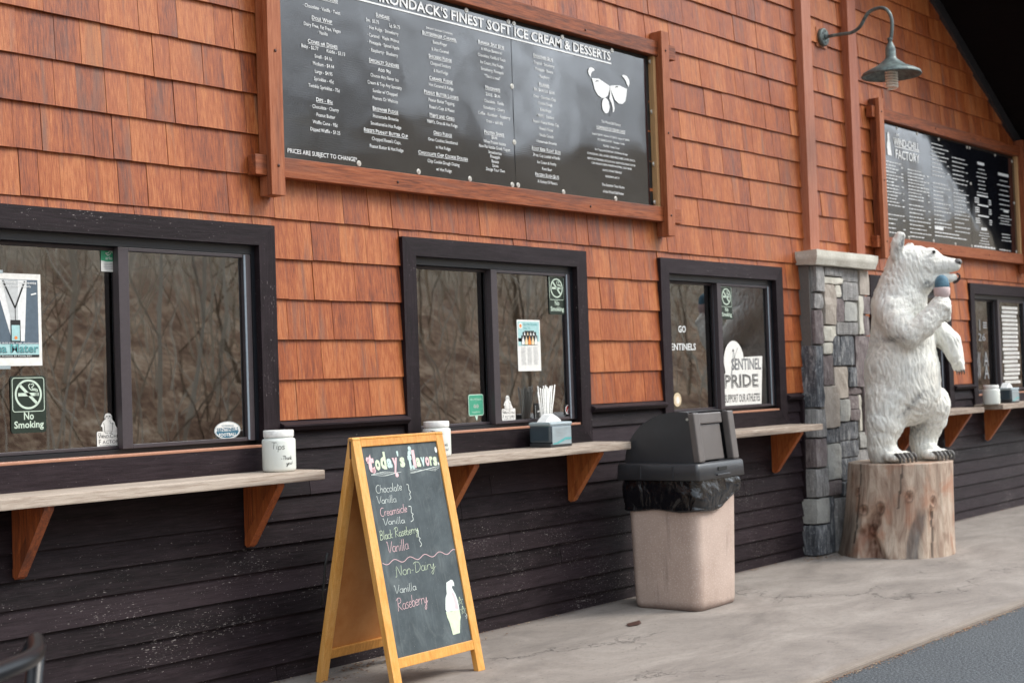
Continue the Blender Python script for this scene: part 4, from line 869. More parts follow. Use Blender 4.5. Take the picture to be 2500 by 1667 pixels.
# sentinel pride poster
t = empty('team_poster', (8.388, YG - .002, 1.143), 0, 'white cut-out poster with block letters supporting athletes', 'poster')
arc_ = [(.013 + .134 * (1 - math.cos(a)) / 1.0, .30 + .15 * math.sin(a)) for a in np.linspace(0, math.pi, 14)]
f = Flat(); f.poly([(.0, .0), (.50, .0), (.535, .34), (.285, .335)] + [(x * 1.0, z) for x, z in arc_[::-1]] + [(.03, .23), (.0, .20)], 1, 0)
f.text('SENTINEL', .31, .248, .095, 'c', .40, bold=.02, l=2, mi=1, ysc=1.15); f.text('SENTINEL', .31, .250, .095, 'c', .385, bold=-.012, l=3, mi=2, ysc=1.1)
f.text('PRIDE', .235, .125, .125, 'c', .46, bold=.03, l=2, mi=1); f.text('PRIDE', .235, .126, .125, 'c', .44, bold=0.0, l=3, mi=0); f.text('PRIDE', .235, .128, .123, 'c', .425, bold=-.015, l=4, mi=1)
f.text('SUPPORT OUR ATHLETES', .245, .022, .062, 'c', .47, bold=.012, l=2, mi=1, ysc=1.25)
f.line([(.10, .21), (.13, .30), (.20, .40)], .004, 2, 1); f.poly([(.125, .375), (.14, .395), (.155, .375)], 2, 1); f.line([(.14, .375), (.135, .32), (.12, .27), (.105, .16), (.115, .12)], .008, 2, 2); f.line([(.15, .37), (.16, .31), (.15, .25)], .004, 2, 1)
f.build('printing', [M['paper'], M['black'], M['greyprint']], t)

# things inside behind the glass ------------------------------------------
def boxthing(name, x0, x1, y0, y1, z0, z1, mat, label, cat, group=None, bev=.004):
    b = MB(); b.bbox(x0, x1, y0, y1, z0, z1, bev); return b.build(name, mat, label=label, cat=cat, group=group)
for i, (x0, z0, x1, z1, lb, m) in enumerate([(4.23, 1.43, 4.34, 1.52, 'small pale note inside the left window, middle of the right pane', 'paper'), (4.71, 1.40, 4.84, 1.50, 'small pale note inside the left window, nearest the right frame', 'paper'), (4.52, 1.18, 4.82, 1.37, 'large tan notice low inside the left window', 'cream'), (3.69, 1.58, 3.91, 1.64, 'long tan strip of card inside the left window beside the poster', 'cream'), (3.93, 1.20, 4.11, 1.39, 'tall tan card inside the left window above the bear sticker', 'cream'), (4.36, 1.24, 4.46, 1.40, 'small grey card inside the left window with a red stamp', 'greyprint')]):
    k_ = .893; b = MB(); b.box(x0 * k_, x1 * k_, .25, .2535, 1.345 + (z0 - 1.345) * k_, 1.345 + (z1 - 1.345) * k_); b.build('wall_note', M[m], label=lb, cat='note')
rf = MB(); rf.box(3.50, 4.36, .256, .262, 1.086, 1.50); rf.build('interior_shelf_back', M['interior'], shop)
t = empty('interior_sign', (7.146, 1.5, 1.58), 0, 'tan hanging panel with faint bear drawing inside the middle window', 'sign')
b = MB(); b.box(-.3, .82, 0, .01, 0, .56); b.build('sign_panel', M['cream'], t)
f = Flat((0, 0, 0)); f.line([(.08 + (x - .2) * .42, .16 + y * .55) for x, y in BEAR2D], .014, 1, 0, closed=True); f.text('FACTORY', .50, .17, .13, 'c', .62, l=1, mi=0); f.rect(.12, .50, .22, .53, 1, 0); f.build('lettering', M['bolt'], t)
# box of gloves, straws, spoons
boxthing('carton', 3.13, 3.42, .20, .30, 1.086, 1.15, M['tealpale'], 'low white and teal carton on the inside counter behind the left window', 'carton')
t = empty('straw_holder', (6.335, -.060, .983), 0, 'bundle of wrapped white straws standing in a cup behind the napkin dispenser', 'straws')
b = MB(); b.lathe([(.019, 0), (.021, .10), (.019, .10), (.017, .01)], n=18); b.build('cup', M['smoky'], t)
rr = random.Random(4)
for k in range(30):
    a = rr.uniform(0, 6.28); r = rr.uniform(0, .012); x, y = r * math.cos(a), r * math.sin(a); b = MB(); b.tube([(x * .8, y, .015), (x * 7.5 + rr.uniform(-.012, .012) + .010, y * .9, rr.uniform(.31, .35))], .0042, 6); b.build('straw', M['paper'], t)
t = empty('spoon_holder', (6.30, .075, 1.086), 0, 'cup of pale plastic spoons left of the straws', 'spoons')
b = MB(); b.lathe([(.04, 0), (.045, .06), (.042, .06), (.035, .01)], n=16); b.build('cup', M['lid'], t)
for k in range(14):
    x = -.05 + .0075 * k; y = rr.uniform(-.02, .02); b = MB(); z1 = rr.uniform(.09, .115); b.tube([(x * .6, y, .01), (x, y, z1 - .02), (x, y, z1 - .008), (x, y, z1)], [.003, .004, .0085, .004], 6); b.build('spoon', M['paper'], t)
boxthing('whiteboard_box', 9.06, 9.27, .38, .44, 1.49, 1.74, M['paper'], 'pale box hanging inside the window beside the pillar', 'box')
b = MB(); b.tube([(9.02, .28, 1.80), (9.06, .28, 1.70), (9.08, .28, 1.60), (9.04, .28, 1.50)], .004, 6); b.tube([(9.10, .28, 1.80), (9.12, .28, 1.68), (9.10, .28, 1.60), (9.04, .28, 1.50)], .004, 6); b.build('hanging_cord', M['black'], label='thin dark cord looping in front of the pale box', cat='cord')
# strips in the right window
ORD = 'topmost second third fourth fifth sixth seventh eighth ninth tenth eleventh twelfth thirteenth fourteenth fifteenth sixteenth seventeenth eighteenth lowest'.split()
for k in range(19):
    z = 1.905 - k * .040; xo = rr.uniform(-.02, .02); b = MB(); b.box(13.47 + xo, 13.86 + xo * 1.5, YG - .004, YG - .003, z, z + .026)
    o = b.build('flavour_strip', M['paper'], label=('%s of the white flavour strips in the right-hand window' % ORD[k]) if k in (0, 18) else '%s white flavour strip from the top in the right-hand window' % ORD[k], cat='paper strip', group='flavour strips in the right window')
    f = Flat((0, YG - .004, 0))
    for q in range(6): f.rect(13.49 + xo + q * .058, z + .009, 13.53 + xo + q * .058, z + .016)
    f.build('lettering', M['greyprint'], o)
f = Flat((0, YI - .002, 0)); f.text('I', 13.02, 1.70, .14, 'c', bold=.01); f.text('26', 13.06, 1.60, .10, 'c', .17); [f.rect(13.10, 1.72 + .022 * q, 13.19, 1.732 + .022 * q) for q in range(3)]; f.text('W', 12.96, 1.36, .20, 'c', .09); f.text('W', 12.96, 1.24, .20, 'c', .09); f.text('A', 13.14, 1.36, .20, 'c', .11); f.text('A', 13.14, 1.24, .20, 'c', .11)
f.build('window_lettering', M['greyprint'], shop, kind='stuff')
# ---------------------------------------------------------------- wall lamp
t = empty('wall_lamp', (9.96, -.012, 3.953), 0, 'gooseneck barn lamp with verdigris shade and spiral bulb on the shingle wall', 'wall lamp')
def wpp(o): return world_part(o, t)
b = MB(); b.tube([(9.96, -.018, 3.953), (9.96, -.045, 3.953), (9.96, -.052, 3.953)], [.070, .070, .062], 28)
for a in (30, 90, 150, 210, 270, 330): b.tube([(9.96 + .045 * math.cos(R(a)), -.051, 3.953 + .045 * math.sin(R(a))), (9.96 + .045 * math.cos(R(a)), -.055, 3.953 + .045 * math.sin(R(a)))], .008, 8, mi=1)
wpp(b.build('mounting_plate', [M['lamp'], M['lampdark']]))
b = MB(); b.bbox(9.875, 10.045, -.0185, -.0165, 3.875, 4.03, .0006); wpp(b.build('mounting_block', M['beamv']))
ctrl = [(-.05, 3.953), (-.184, 3.949), (-.272, 3.945), (-.343, 3.976), (-.389, 4.039), (-.433, 4.078), (-.519, 4.088), (-.577, 4.050), (-.603, 3.980), (-.600, 3.893), (-.592, 3.845)]
def cr(pts, n=6):
    o = []; P = [pts[0]] + list(pts) + [pts[-1]]
    for i in range(1, len(P) - 2):
        for k in range(n):
            u = k / n; o.append(tuple(.5 * ((2 * P[i][j]) + (-P[i - 1][j] + P[i + 1][j]) * u + (2 * P[i - 1][j] - 5 * P[i][j] + 4 * P[i + 1][j] - P[i + 2][j]) * u * u + (-P[i - 1][j] + 3 * P[i][j] - 3 * P[i + 1][j] + P[i + 2][j]) * u ** 3) for j in range(len(P[0]))))
    return o + [tuple(pts[-1])]
b = MB(); b.tube([(9.96, y, z) for y, z in cr(ctrl)], .0135, 12); b.tube([(9.96, -.045, 3.953), (9.96, -.075, 3.952)], [.026, .016], 14); wpp(b.build('gooseneck_arm', M['lamp']))
b = MB(); c0 = (9.96, -.583, 3.56)
b.lathe([(.012, .29), (.020, .285), (.020, .27), (.014, .262), (.020, .245), (.034, .215), (.038, .20), (.038, .145), (.046, .125), (.11, .075), (.175, .045), (.212, .025), (.222, .005), (.219, -.002), (.205, .014), (.17, .035), (.10, .066), (.04, .105), (.036, .12)], c0, 44, cap=False); wpp(b.build('lamp_shade', M['lamp']))
b = MB(); b.lathe([(.030, .10), (.030, .045), (.026, .035)], c0, 20); wpp(b.build('lamp_holder', M['bulb']))
b = MB(); hel = [(c0[0] + .040 * math.cos(a), c0[1] + .040 * math.sin(a), c0[2] + .035 - .0205 * a / (2 * math.pi) * 1.0) for a in np.linspace(0, 6.2 * 2 * math.pi, 150)]; b.tube(hel, .0085, 8); wpp(b.build('spiral_bulb', M['bulb']))

# ---------------------------------------------------------------- litter bin
t = empty('litter_bin', (7.098, -.465, 0), .053, 'pink aggregate litter bin with charcoal domed lid and black liner', 'litter bin')
def rring(h, rad, n=5):
    return [(x, y) for x, y in rrect(-h, -h, h, h, rad, n)]
def loft(b, rows, smooth=True, mi=0, cap=(True, True)):
    n = len(rows[0]); vs = [p for r in rows for p in r]; fs = [(i * n + k, i * n + (k + 1) % n, (i + 1) * n + (k + 1) % n, (i + 1) * n + k) for i in range(len(rows) - 1) for k in range(n)]
    b.add(vs, fs, smooth, mi); o = len(b.v) - len(vs)
    if cap[0]: b.f.append(tuple(o + k for k in range(n))[::-1]); b.sm.append(False); b.mi.append(mi)
    if cap[1]: b.f.append(tuple(o + (len(rows) - 1) * n + k for k in range(n))); b.sm.append(False); b.mi.append(mi)
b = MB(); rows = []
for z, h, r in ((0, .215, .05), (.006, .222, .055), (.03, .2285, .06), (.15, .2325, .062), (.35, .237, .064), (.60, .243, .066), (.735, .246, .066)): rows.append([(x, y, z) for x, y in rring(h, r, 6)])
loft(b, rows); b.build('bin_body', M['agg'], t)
# liner
b = MB(); rows = []; rr = random.Random(9)
base = rring(.257, .055, 9); dense = []
for i in range(len(base)):
    a, c = base[i], base[(i + 1) % len(base)]; d = math.hypot(a[0] - c[0], a[1] - c[1]); k = max(1, int(d / .012))
    for q in range(k): dense.append((a[0] + (c[0] - a[0]) * q / k, a[1] + (c[1] - a[1]) * q / k))
def bag_bottom(x, y):  # hem height: low on the left/front, rising towards the right front corner
    u = x / .26; v = -y / .26
    return .572 + .030 * max(0, u) * max(0, v) + (.075 * max(0, u) ** 1.2) * (1 if v > .3 else .6) + .010 * math.sin(x * 13) + .006 * math.sin(y * 19 + 1)
NZ = 22
for j in range(NZ + 1):
    f_ = j / NZ; row = []
    for x, y in dense:
        zb = bag_bottom(x, y); z = .762 + (zb - .762) * f_
        n_ = mn.noise(Vector((x * 5, y * 5, z * 6))) * .012 + mn.noise(Vector((x * 13, y * 13, z * 9 + 4))) * .003 + (.5 - abs(mn.noise(Vector((x * 5 + z * 7, y * 5 - z * 7, 2))))) * .012
        bulge = .009 * math.sin(math.pi * min(1, f_ * 1.12)) + .003 + (.010 * max(0, (f_ - .86) / .14) if f_ > .86 else 0) - (.030 * max(0, f_ - .95) / .05)
        s_ = 1 + (bulge + n_ * min(1, f_ * 4)) / .257; s_ = max(s_, .250 / .257); row.append((x * s_, y * s_, z))
    rows.append(row)
loft(b, rows[::-1], cap=(False, False)); o = b.build('bin_liner', M['bag'], t); md = o.modifiers.new('t', 'SOLIDIFY'); md.thickness = .003
# lid rim
b = MB(); rows = [[(x, y, z) for x, y in rring(h, r, 4)] for z, h, r in ((.755, .276, .018), (.758, .281, .02), (.84, .277, .022), (.850, .270, .022), (.853, .255, .02))]
loft(b, rows)
for s_ in (-1, 1):
    for q in (-.11, .11): b.bbox(s_ * .2805 - .003, s_ * .2805 + .003, q - .004, q + .004, .76, .84, .001)
b.build('lid_rim', M['lid'], t)
# handle recess on the front face
b = MB(); b.bbox(-.075, .075, -.293, -.2755, .772, .782, .003); b.bbox(-.052, .052, -.2835, -.279, .800, .822, .001, mi=1); b.build('lid_handle', [M['lid'], M['black']], t)
# dome: side plates with quarter-round outline, curved back, framed flap on the front
def dome_profile(n=16):
    p = [(-.236, .854), (-.205, 1.128), (-.19, 1.145), (-.12, 1.150)]
    for k in range(1, n + 1): a = math.pi / 2 * (1 - k / n); p.append((-.11 + .355 * math.cos(a), .854 + .294 * math.sin(a)))
    return p
pr = dome_profile(); b = MB()
W0, W1 = -.228, .228
inner = pr
b.prism([(y, z) for y, z in pr], 'x', W0, W0 + .012); b.prism([(y, z) for y, z in pr], 'x', W1 - .012, W1)
o_ = len(b.v); vs = []; 
for x in (W0 + .012, W1 - .012): vs += [(x, y, z) for y, z in pr[2:]]
n = len(pr) - 2; b.add(vs, [(i, i + 1, n + i + 1, n + i) for i in range(n - 1)], True)
b.build('lid_dome', M['lid'], t)
def slanted(x0, x1, s0, s1, out0, out1, mat, nm, bev=.004):
    """box on the sloping front face: s along slope 0 bottom..1 top, out = distance proud"""
    q = MB(); q.bbox(x0, x1, -out1, -out0, s0, s1, bev); ob = q.build(nm, mat, t); ob.location = (0, -.236, .854); ob.rotation_euler = (-.113, 0, 0); return ob
H_ = .275
slanted(W0 - .004, -.165, .0, H_ + .012, -.012, .030, M['flap'], 'flap_frame', .008); slanted(.165, W1 + .006, .0, H_ + .012, -.012, .034, M['flap'], 'flap_frame', .008)
slanted(-.165, .115, H_ - .055, H_ + .010, -.020, .018, M['flap'], 'flap_frame', .008)
slanted(-.160, .105, .008, H_ - .058, -.02, .004, M['flap'], 'flap', .006); slanted(.106, .164, .0, H_ + .004, -.045, -.03, M['lid'], 'flap_recess', .002)
for x, y, z in ((W0 - .002, -.19, 1.105),):
    q = MB(); q.tube([(x, y, z), (x - .004, y, z)], .008, 10); q.build('rivet', M['steel'], t)
q = MB(); q.tube([(.135, -.175, 1.10), (.135, -.190, 1.10)], .008, 10); q.build('rivet', M['steel'], t)

# ---------------------------------------------------------------- sandwich board
cx, cy, th, wd, Hh, s1, s2 = 4.716, -.466, .022, .61, 1.126, .239, .277
sb = empty('sandwich_board', (cx, cy, 0), th, 'yellow wooden sandwich board with chalked ice cream flavours', 'sandwich board')
def panel(sign, spread, boardmat, name):
    L_ = math.hypot(spread - .012, Hh); ang = math.atan2(spread - .012, Hh)
    e = empty(name, (0, -sign * .012, Hh)); e.parent = sb; e.rotation_euler = (-ang if sign > 0 else ang, 0, 0)
    # local frame: z down is negative, outward is -sign*y
    o0, o1 = (-.0, .030)
    def bx(x0, x1, za, zb_, nm, mat, ya=0, yb=.030, bev=.003):
        b = MB(); y0, y1 = (-yb, -ya) if sign < 0 else (ya, yb); b.bbox(x0, x1, y0, y1, -zb_, -za, bev); return b.build(nm, mat, e)
    hw = wd / 2; fw = .050
    for sx in (-1, 1):
        b = MB(); y0, y1 = (0, .030) if sign > 0 else (-.030, 0)
        x0, x1 = (-hw, -hw + fw) if sx < 0 else (hw - fw, hw)
        b.bbox(x0, x1, y0, y1, -L_, -.0, .003); b.build('leg', M['yellow'], e)
    bx(-hw + fw + .0005, hw - fw - .0005, .0, .045, 'rail', M['yellow'], .0, .029); bx(-hw + fw + .0005, hw - fw - .0005, 1.0, 1.045, 'rail', M['yellow'], .001, .029)
    bx(-hw + fw - .01, hw - fw + .01, .04, 1.005, 'board', boardmat, .008, .016, .0005)
    return e, L_
# front panel: its outer face is at local y = 0, body behind (+y)
fe, FL = panel(+1, s1, M['slate'], 'front_frame'); be, _ = panel(-1, s2, M['hardboard'], 'back_frame')
# chalk writing ------------------------------------------------------------
def A_(cx, cy, rx, ry, a0, a1, n=9): return [(cx + rx * math.cos(R(a0 + (a1 - a0) * k / n)), cy + ry * math.sin(R(a0 + (a1 - a0) * k / n))) for k in range(n + 1)]
G_ = {
 'C': (.62, [A_(.36, .5, .34, .5, 60, 300, 12)]), 'V': (.62, [[(0, .95), (.08, 1.0), (.28, .0), (.62, 1.0)]]), 'N': (.72, [[(-.06, .0), (.08, .03), (.12, 1), (.55, .02), (.62, 1.0)]]),
 'D': (.72, [[(.15, 1.0), (.13, .0)], [(-.05, .85), (.05, 1.0), (.3, 1.02), (.55, .9), (.68, .5), (.5, .12), (.13, .0)]]), 'B': (.6, [[(.08, 1), (.05, 0)], [(.0, .9), (.2, 1.02), (.42, .92), (.40, .62), (.1, .52), (.45, .45), (.5, .15), (.3, 0), (.05, .0)]]),
 'R': (.68, [[(.15, 1), (.10, -.05)], [(-.08, .85), (.15, 1.05), (.48, .98), (.5, .65), (.12, .50), (.62, -.02)]]), 'T': (.6, [[(.0, 1), (.6, .98)], [(.3, 1), (.28, 0)]]),
 'h': (.46, [[(.05, 1), (.04, 0)], [(.04, .32), (.2, .52), (.34, .42), (.36, 0)]]), 'o': (.46, [A_(.22, .25, .2, .25, 80, 440, 12)]), 'c': (.42, [A_(.24, .25, .21, .25, 50, 310, 10)]),
 'l': (.22, [[(.1, 1.0), (.07, .1), (.16, .0)]]), 'a': (.48, [A_(.22, .25, .19, .24, 60, 400, 10), [(.40, .5), (.38, .1), (.5, .02)]]), 't': (.34, [[(.15, .85), (.13, .1), (.26, .0)], [(.0, .6), (.3, .62)]]),
 'e': (.42, [[(.04, .24), (.36, .30), (.30, .48), (.15, .5), (.04, .3), (.06, .1), (.2, .0), (.38, .1)]]), 'n': (.46, [[(.05, .5), (.04, 0)], [(.04, .32), (.2, .5), (.34, .42), (.36, 0)]]), 'i': (.2, [[(.08, .5), (.07, .05), (.14, 0)], [(.08, .68), (.10, .71)]]),
 'r': (.36, [[(.05, .5), (.05, 0)], [(.05, .3), (.18, .48), (.33, .46)]]), 'm': (.66, [[(.05, .5), (.04, 0)], [(.04, .32), (.16, .5), (.28, .42), (.29, 0)], [(.29, .34), (.42, .5), (.54, .4), (.55, 0)]]),
 's': (.38, [[(.33, .45), (.18, .52), (.06, .4), (.2, .27), (.33, .15), (.2, .0), (.03, .05)]]), 'k': (.44, [[(.05, 1), (.04, 0)], [(.36, .5), (.06, .22), (.42, .0)]]), 'b': (.46, [[(.05, 1.0), (.04, .05)], A_(.22, .24, .18, .25, 150, -170, 10)]),
 'y': (.46, [[(.03, .5), (.08, .15), (.22, .05), (.36, .5)], [(.38, .5), (.34, -.2), (.2, -.52), (.08, -.35), (.30, -.05), (.55, .2)]]), 'p': (.46, [[(.05, .5), (.04, -.4)], A_(.22, .25, .18, .24, 150, -170, 10)]), 'u': (.46, [[(.04, .5), (.08, .08), (.22, .0), (.36, .2), (.38, .5)], [(.38, .5), (.38, 0)]]),
 '-': (.34, [[(.05, .28), (.25, .28)]]), '.': (.2, [[(.05, .0), (.09, .03)]]), ' ': (.35, []), '!': (.2, [[(.1, .9), (.08, .25)], [(.08, .05), (.09, .02)]])}
def script(f, s, x, y, width, h, slope=0, w=.0032, mi=0, shear=.1, seed=0, l=1):
    r_ = random.Random(seed + len(s)); tot = sum(G_[c][0] for c in s); k = width / (tot * h); cx_ = 0
    for c in s:
        g, st = G_[c]; jy = r_.uniform(-.04, .04)
        for pl in st:
            pts = [((cx_ + px) * h * k + py * h * shear, (py + jy) * h) for px, py in pl]
            w_s = w * .62; pts = [(x + px, y + py + px * slope) for px, py in (cr(pts, 3) if len(pts) > 2 else pts)]
            f.line(pts, w_s * r_.uniform(.8, 1.15), l, mi)
        cx_ += g
f = Flat((0, .0072, 0), h=.0005)
mis = {'w': 0, 'p': 1, 'g': 2, 'b': 3}; rj = random.Random(2)
xs_ = -.232
for ch, w_, c, sz, dz in (('t', .055, 'p', .12, -.160), ('o', .040, 'g', .088, -.153), ('d', .045, 'g', .105, -.151), ('a', .042, 'b', .080, -.148), ('y', .040, 'p', .092, -.152), ("'", .014, 'b', .07, -.130), ('s', .040, 'g', .085, -.150), (' ', .022, 'w', .05, 0), ('f', .036, 'b', .115, -.160), ('l', .024, 'p', .110, -.158), ('a', .036, 'g', .080, -.156), ('v', .034, 'b', .080, -.155), ('o', .034, 'p', .080, -.156), ('r', .026, 'g', .080, -.156), ('s', .034, 'g', .078, -.158), ('.', .012, 'w', .07, -.158)):
    if ch != ' ': f.text(ch, xs_, dz, sz, 'l', w_ * .84, bold=.05, mi=mis[c], l=2)
    xs_ += w_ * .905
f.disc(.243, -.086, .008, .014, 2, 0); f.disc(-.052, -.188, .011, .010, 2, 1); f.disc(-.226, -.105, .010, .012, 2, 1); f.disc(-.196, -.158, .012, .012, 2, 1); f.disc(.062, -.070, .011, .012, 2, 3); f.disc(.070, -.158, .011, .010, 2, 3)
for k in range(4):
    for a, c in ((-.217, -.02), (.04, .25)): f.line([(x, -.172 - k * .003 + .005 * math.sin(x * 35 + k)) for x in np.linspace(a, c - .01 * k, 14)], .0016, 1, 0)
script(f, 'Chocolate', -.206, -.262, .172, .036, .02, seed=1, mi=0); script(f, 'Vanilla', -.212, -.310, .128, .034, 0, seed=2, mi=0)
f.line(cr([(.0, -.236), (.012, -.240), (.010, -.262), (.018, -.272), (.010, -.282), (.014, -.300), (.0, -.309)]), .0028); 
script(f, 'Creamsicle', -.204, -.368, .178, .038, .03, seed=3, mi=1, w=.0038); script(f, 'Vanilla', -.196, -.410, .142, .030, .0, seed=4, mi=0)
f.line(cr([(-.012, -.338), (.004, -.342), (.0, -.368), (.010, -.376), (.002, -.384), (.004, -.402), (-.014, -.410)]), .0028)
script(f, 'Black Raseberry', -.232, -.474, .255, .040, .04, seed=5, mi=2, w=.0034); script(f, 'Vanilla', -.200, -.536, .142, .050, .03, seed=6, mi=1, w=.0036)
f.line(cr([(.010, -.452), (.022, -.456), (.020, -.484), (.028, -.492), (.020, -.500), (.030, -.520), (.018, -.530)]), .0028)
f.line([(x, -.577 - .009 * math.sin((x + .24) * 62)) for x in np.linspace(-.243, .262, 60)], .0026, 1, 1)
script(f, 'Non-Dairy', -.172, -.645, .262, .046, .02, seed=7, mi=2); script(f, 'Vanilla', -.200, -.722, .145, .036, .02, seed=8, mi=0); script(f, 'Raseberry', -.200, -.795, .200, .052, .03, seed=9, mi=1, w=.0034)
f.poly([(.185, -.705), (.150, -.715), (.142, -.745), (.140, -.765), (.125, -.785), (.118, -.81), (.112, -.835), (.118, -.85), (.206, -.85), (.207, -.83), (.205, -.80), (.198, -.775), (.188, -.755), (.182, -.742), (.188, -.733), (.200, -.738), (.202, -.722), (.196, -.710)], 2, 0)
f.poly([(.172, -.762), (.186, -.765), (.196, -.79), (.201, -.82), (.200, -.845), (.178, -.846), (.180, -.81), (.178, -.785)], 3, 1); f.poly([(.112, -.846), (.207, -.850), (.206, -.885), (.198, -.90), (.181, -.955), (.132, -.957), (.124, -.90), (.114, -.87)], 2, 2)
for x, y, r in ((.222, -.812, .021), (.232, -.856, .022), (.250, -.888, .013)):
    f.line([(x + r * math.cos(R(90 + 144 * k)), y + r * math.sin(R(90 + 144 * k))) for k in range(6)], .0026, 1, 2 if r > .015 else 0)
f.build('chalk_writing', [M['chalkw'], M['chalkp'], M['chalkg'], M['chalkb']], fe)
# hinge pins & strap
b = MB(); b.box(-.3075, -.3055, -.004, .004, 1.03, 1.11); b.build('hinge', M['bolt'], sb)
b = MB(); b.tube([(-.3105, .165, .60), (-.3125, .18, .54), (-.3115, .19, .47), (-.3125, .20, .42), (-.3105, .215, .36)], .006, 6); b.build('stay', M['black'], sb)

# ---------------------------------------------------------------- tip jars, dispensers
def jar(x, y, z, r, h, label, words=True, face=None):
    t = empty('tip_jar', (x, y, z), 0, label, 'jar', 'white plastic tip jars on the shelves')
    hb = h * .80; b = MB(); b.lathe([(r * .90, 0), (r * .97, .006), (r, .015), (r * 1.0, hb - .012), (r * .97, hb - .003), (r * .86, hb), (r * .86, hb + .006)], n=40); b.build('jar_body', M['jar'], t)
    b = MB(); b.lathe([(r * .90, hb + .0065), (r * .91, hb + .009), (r * .91, h - .003), (r * .88, h)], n=40); b.build('lid', M['jarlid'], t)
    if words:
        f = Flat(h=.0003); 
        script(f, 'Tips', -.035, .105, .062, .030, -.05, .0032, seed=1); script(f, '-Thank', .008, .055, .056, .018, .0, .0030, seed=2); script(f, 'you!', .032, .032, .035, .017, 0, .0030, seed=3)
        a0 = math.atan2(-5.18 - y, -x); rr_ = r + .0008
        f.v = [(rr_ * math.cos(a0 + p[0] / r), rr_ * math.sin(a0 + p[0] / r), p[2]) for p in f.v]; f.build('lettering', M['black'], t)
    return t
jar(4.262, -.155, .981, .0765, .188, 'white plastic tip jar on the end of the left shelf')
jar(5.322, -.15, .983, .073, .182, 'white tip jar half hidden behind the top of the chalkboard')
jar(12.615, -.19, 1.011, .076, .175, 'white jar on the far right shelf', words=False)
def disp(x, y, z, rz, label):
    t = empty('napkin_dispenser', (x, y, z), rz, label, 'napkin dispenser', 'smoky plastic napkin dispensers')
    b = MB(); b.bbox(0, .195, 0, .155, 0, .022, .006); b.build('base', M['lid'], t)
    b = MB(); b.bbox(.0, .195, .0, .155, .0225, .128, .014); b.build('case', M['smoky'], t)
    b = MB(); b.bbox(-.003, .198, -.003, .158, .118, .140, .010); b.build('top_cover', M['smokylight'], t)
    b = MB(); b.bbox(.012, .183, -.0035, -.0005, .014, .114, .001); b.build('front_label', M['smokylight'], t)
    f = Flat((0, -.0037, 0)); f.poly([(.015, .022), (.05, .026), (.09, .040), (.13, .052), (.18, .050), (.18, .038), (.13, .038), (.09, .026), (.05, .016), (.015, .016)], 1, 0)
    for k in range(6): f.rect(.04, .100 - k * .008, .15 - (k % 3) * .02, .1015 - k * .008, 1, 1)
    f.build('label_print', [M['teal'], M['greyprint']], t)
    b = MB(); b.prism([(.010, .141), (.060, .180), (.080, .186), (.120, .168), (.150, .150), (.158, .141)], 'y', .045, .105); b.build('napkin', M['napkin'], t)
    return t
disp(6.155, -.235, .983, 0, 'smoky grey napkin dispenser with a white napkin showing, under the middle window')
disp(13.02, -.22, 1.011, 0, 'dark napkin dispenser at the right edge of the picture')

# ---------------------------------------------------------------- chair
t = empty('patio_chair', (1.59, -2.43, 0), 0, 'black metal chair back cut off by the bottom left corner', 'chair')
def W(p): return (p[0] - 1.59, p[1] + 2.43, p[2])
d = Vector((.715, .699, 0)); n_ = Vector((-.70, .715, 0)); TR = Vector((1.765, -2.255, 0))
def cp_(s, o, z): v = TR - d * s + n_ * o; return W((v.x, v.y, z))
b = MB(); b.tube(cr([cp_(-.0, .045, .74), cp_(.0, .015, .792), cp_(.05, .0, .802), cp_(.25, -.045, .805), cp_(.45, .0, .802), cp_(.50, .015, .792), cp_(.50, .045, .74)], 6), .019, 14); b.build('top_rail', M['chair'], t)
b = MB(); b.tube([cp_(.03, -.005, .70), cp_(.25, -.04, .705), cp_(.47, -.005, .70)], .008, 8); b.tube([cp_(.03, .0, .50), cp_(.25, -.02, .505), cp_(.47, .0, .50)], .008, 8); b.build('back_rail', M['chair'], t)
for s_ in (.035, .465): b = MB(); b.tube([cp_(s_, .0, .795), cp_(s_ + .01 * (1 if s_ < .2 else -1), .04, .43), cp_(s_, -.03, .0)], .020, 10); b.build('leg', M['chair'], t)
for s_ in (.0, .50): b = MB(); b.tube([cp_(s_, .46, .42), cp_(s_, .50, .0)], .012, 8); b.build('leg', M['chair'], t)
for k in range(7): b = MB(); s_ = .09 + k * .053; b.tube([cp_(s_, -.03, .70), cp_(s_, -.015, .50)], .005, 6); b.build('slat', M['chair'], t)
for s_ in (.0, .50): b = MB(); b.tube(cr([cp_(s_, .04, .66), cp_(s_, .25, .67), cp_(s_, .45, .65), cp_(s_, .48, .55), cp_(s_, .46, .42)], 4), .011, 8); b.build('arm', M['chair'], t)
b = MB(); P_ = [cp_(.0, .03, .43), cp_(.5, .03, .43), cp_(.5, .48, .43), cp_(.0, .48, .43)]; b.prism([(p[0], p[1]) for p in P_], 'z', .415, .435); b.build('seat', M['chair'], t)
# ---------------------------------------------------------------- log pedestal
BC = Vector((9.87, -.57, 0)); RR = Vector((.423, -.906, 0)); VV = Vector((.906, .423, 0))
t = empty('log_pedestal', (9.87, -.57, 0), 0, 'bare weathered log section with knots carrying the bear', 'log')
NA, NZ_ = 220, 84; Hs = .674
knots = [(-22, .36, .022, .034), (10, .445, .020, .030), (-68, .555, .016, .04), (-41, .345, .028, .028), (-54, .47, .018, .022), (34, .31, .015, .045), (38, .40, .02, .03), (-30, .20, .03, .03)]
V_ = []; C_ = []
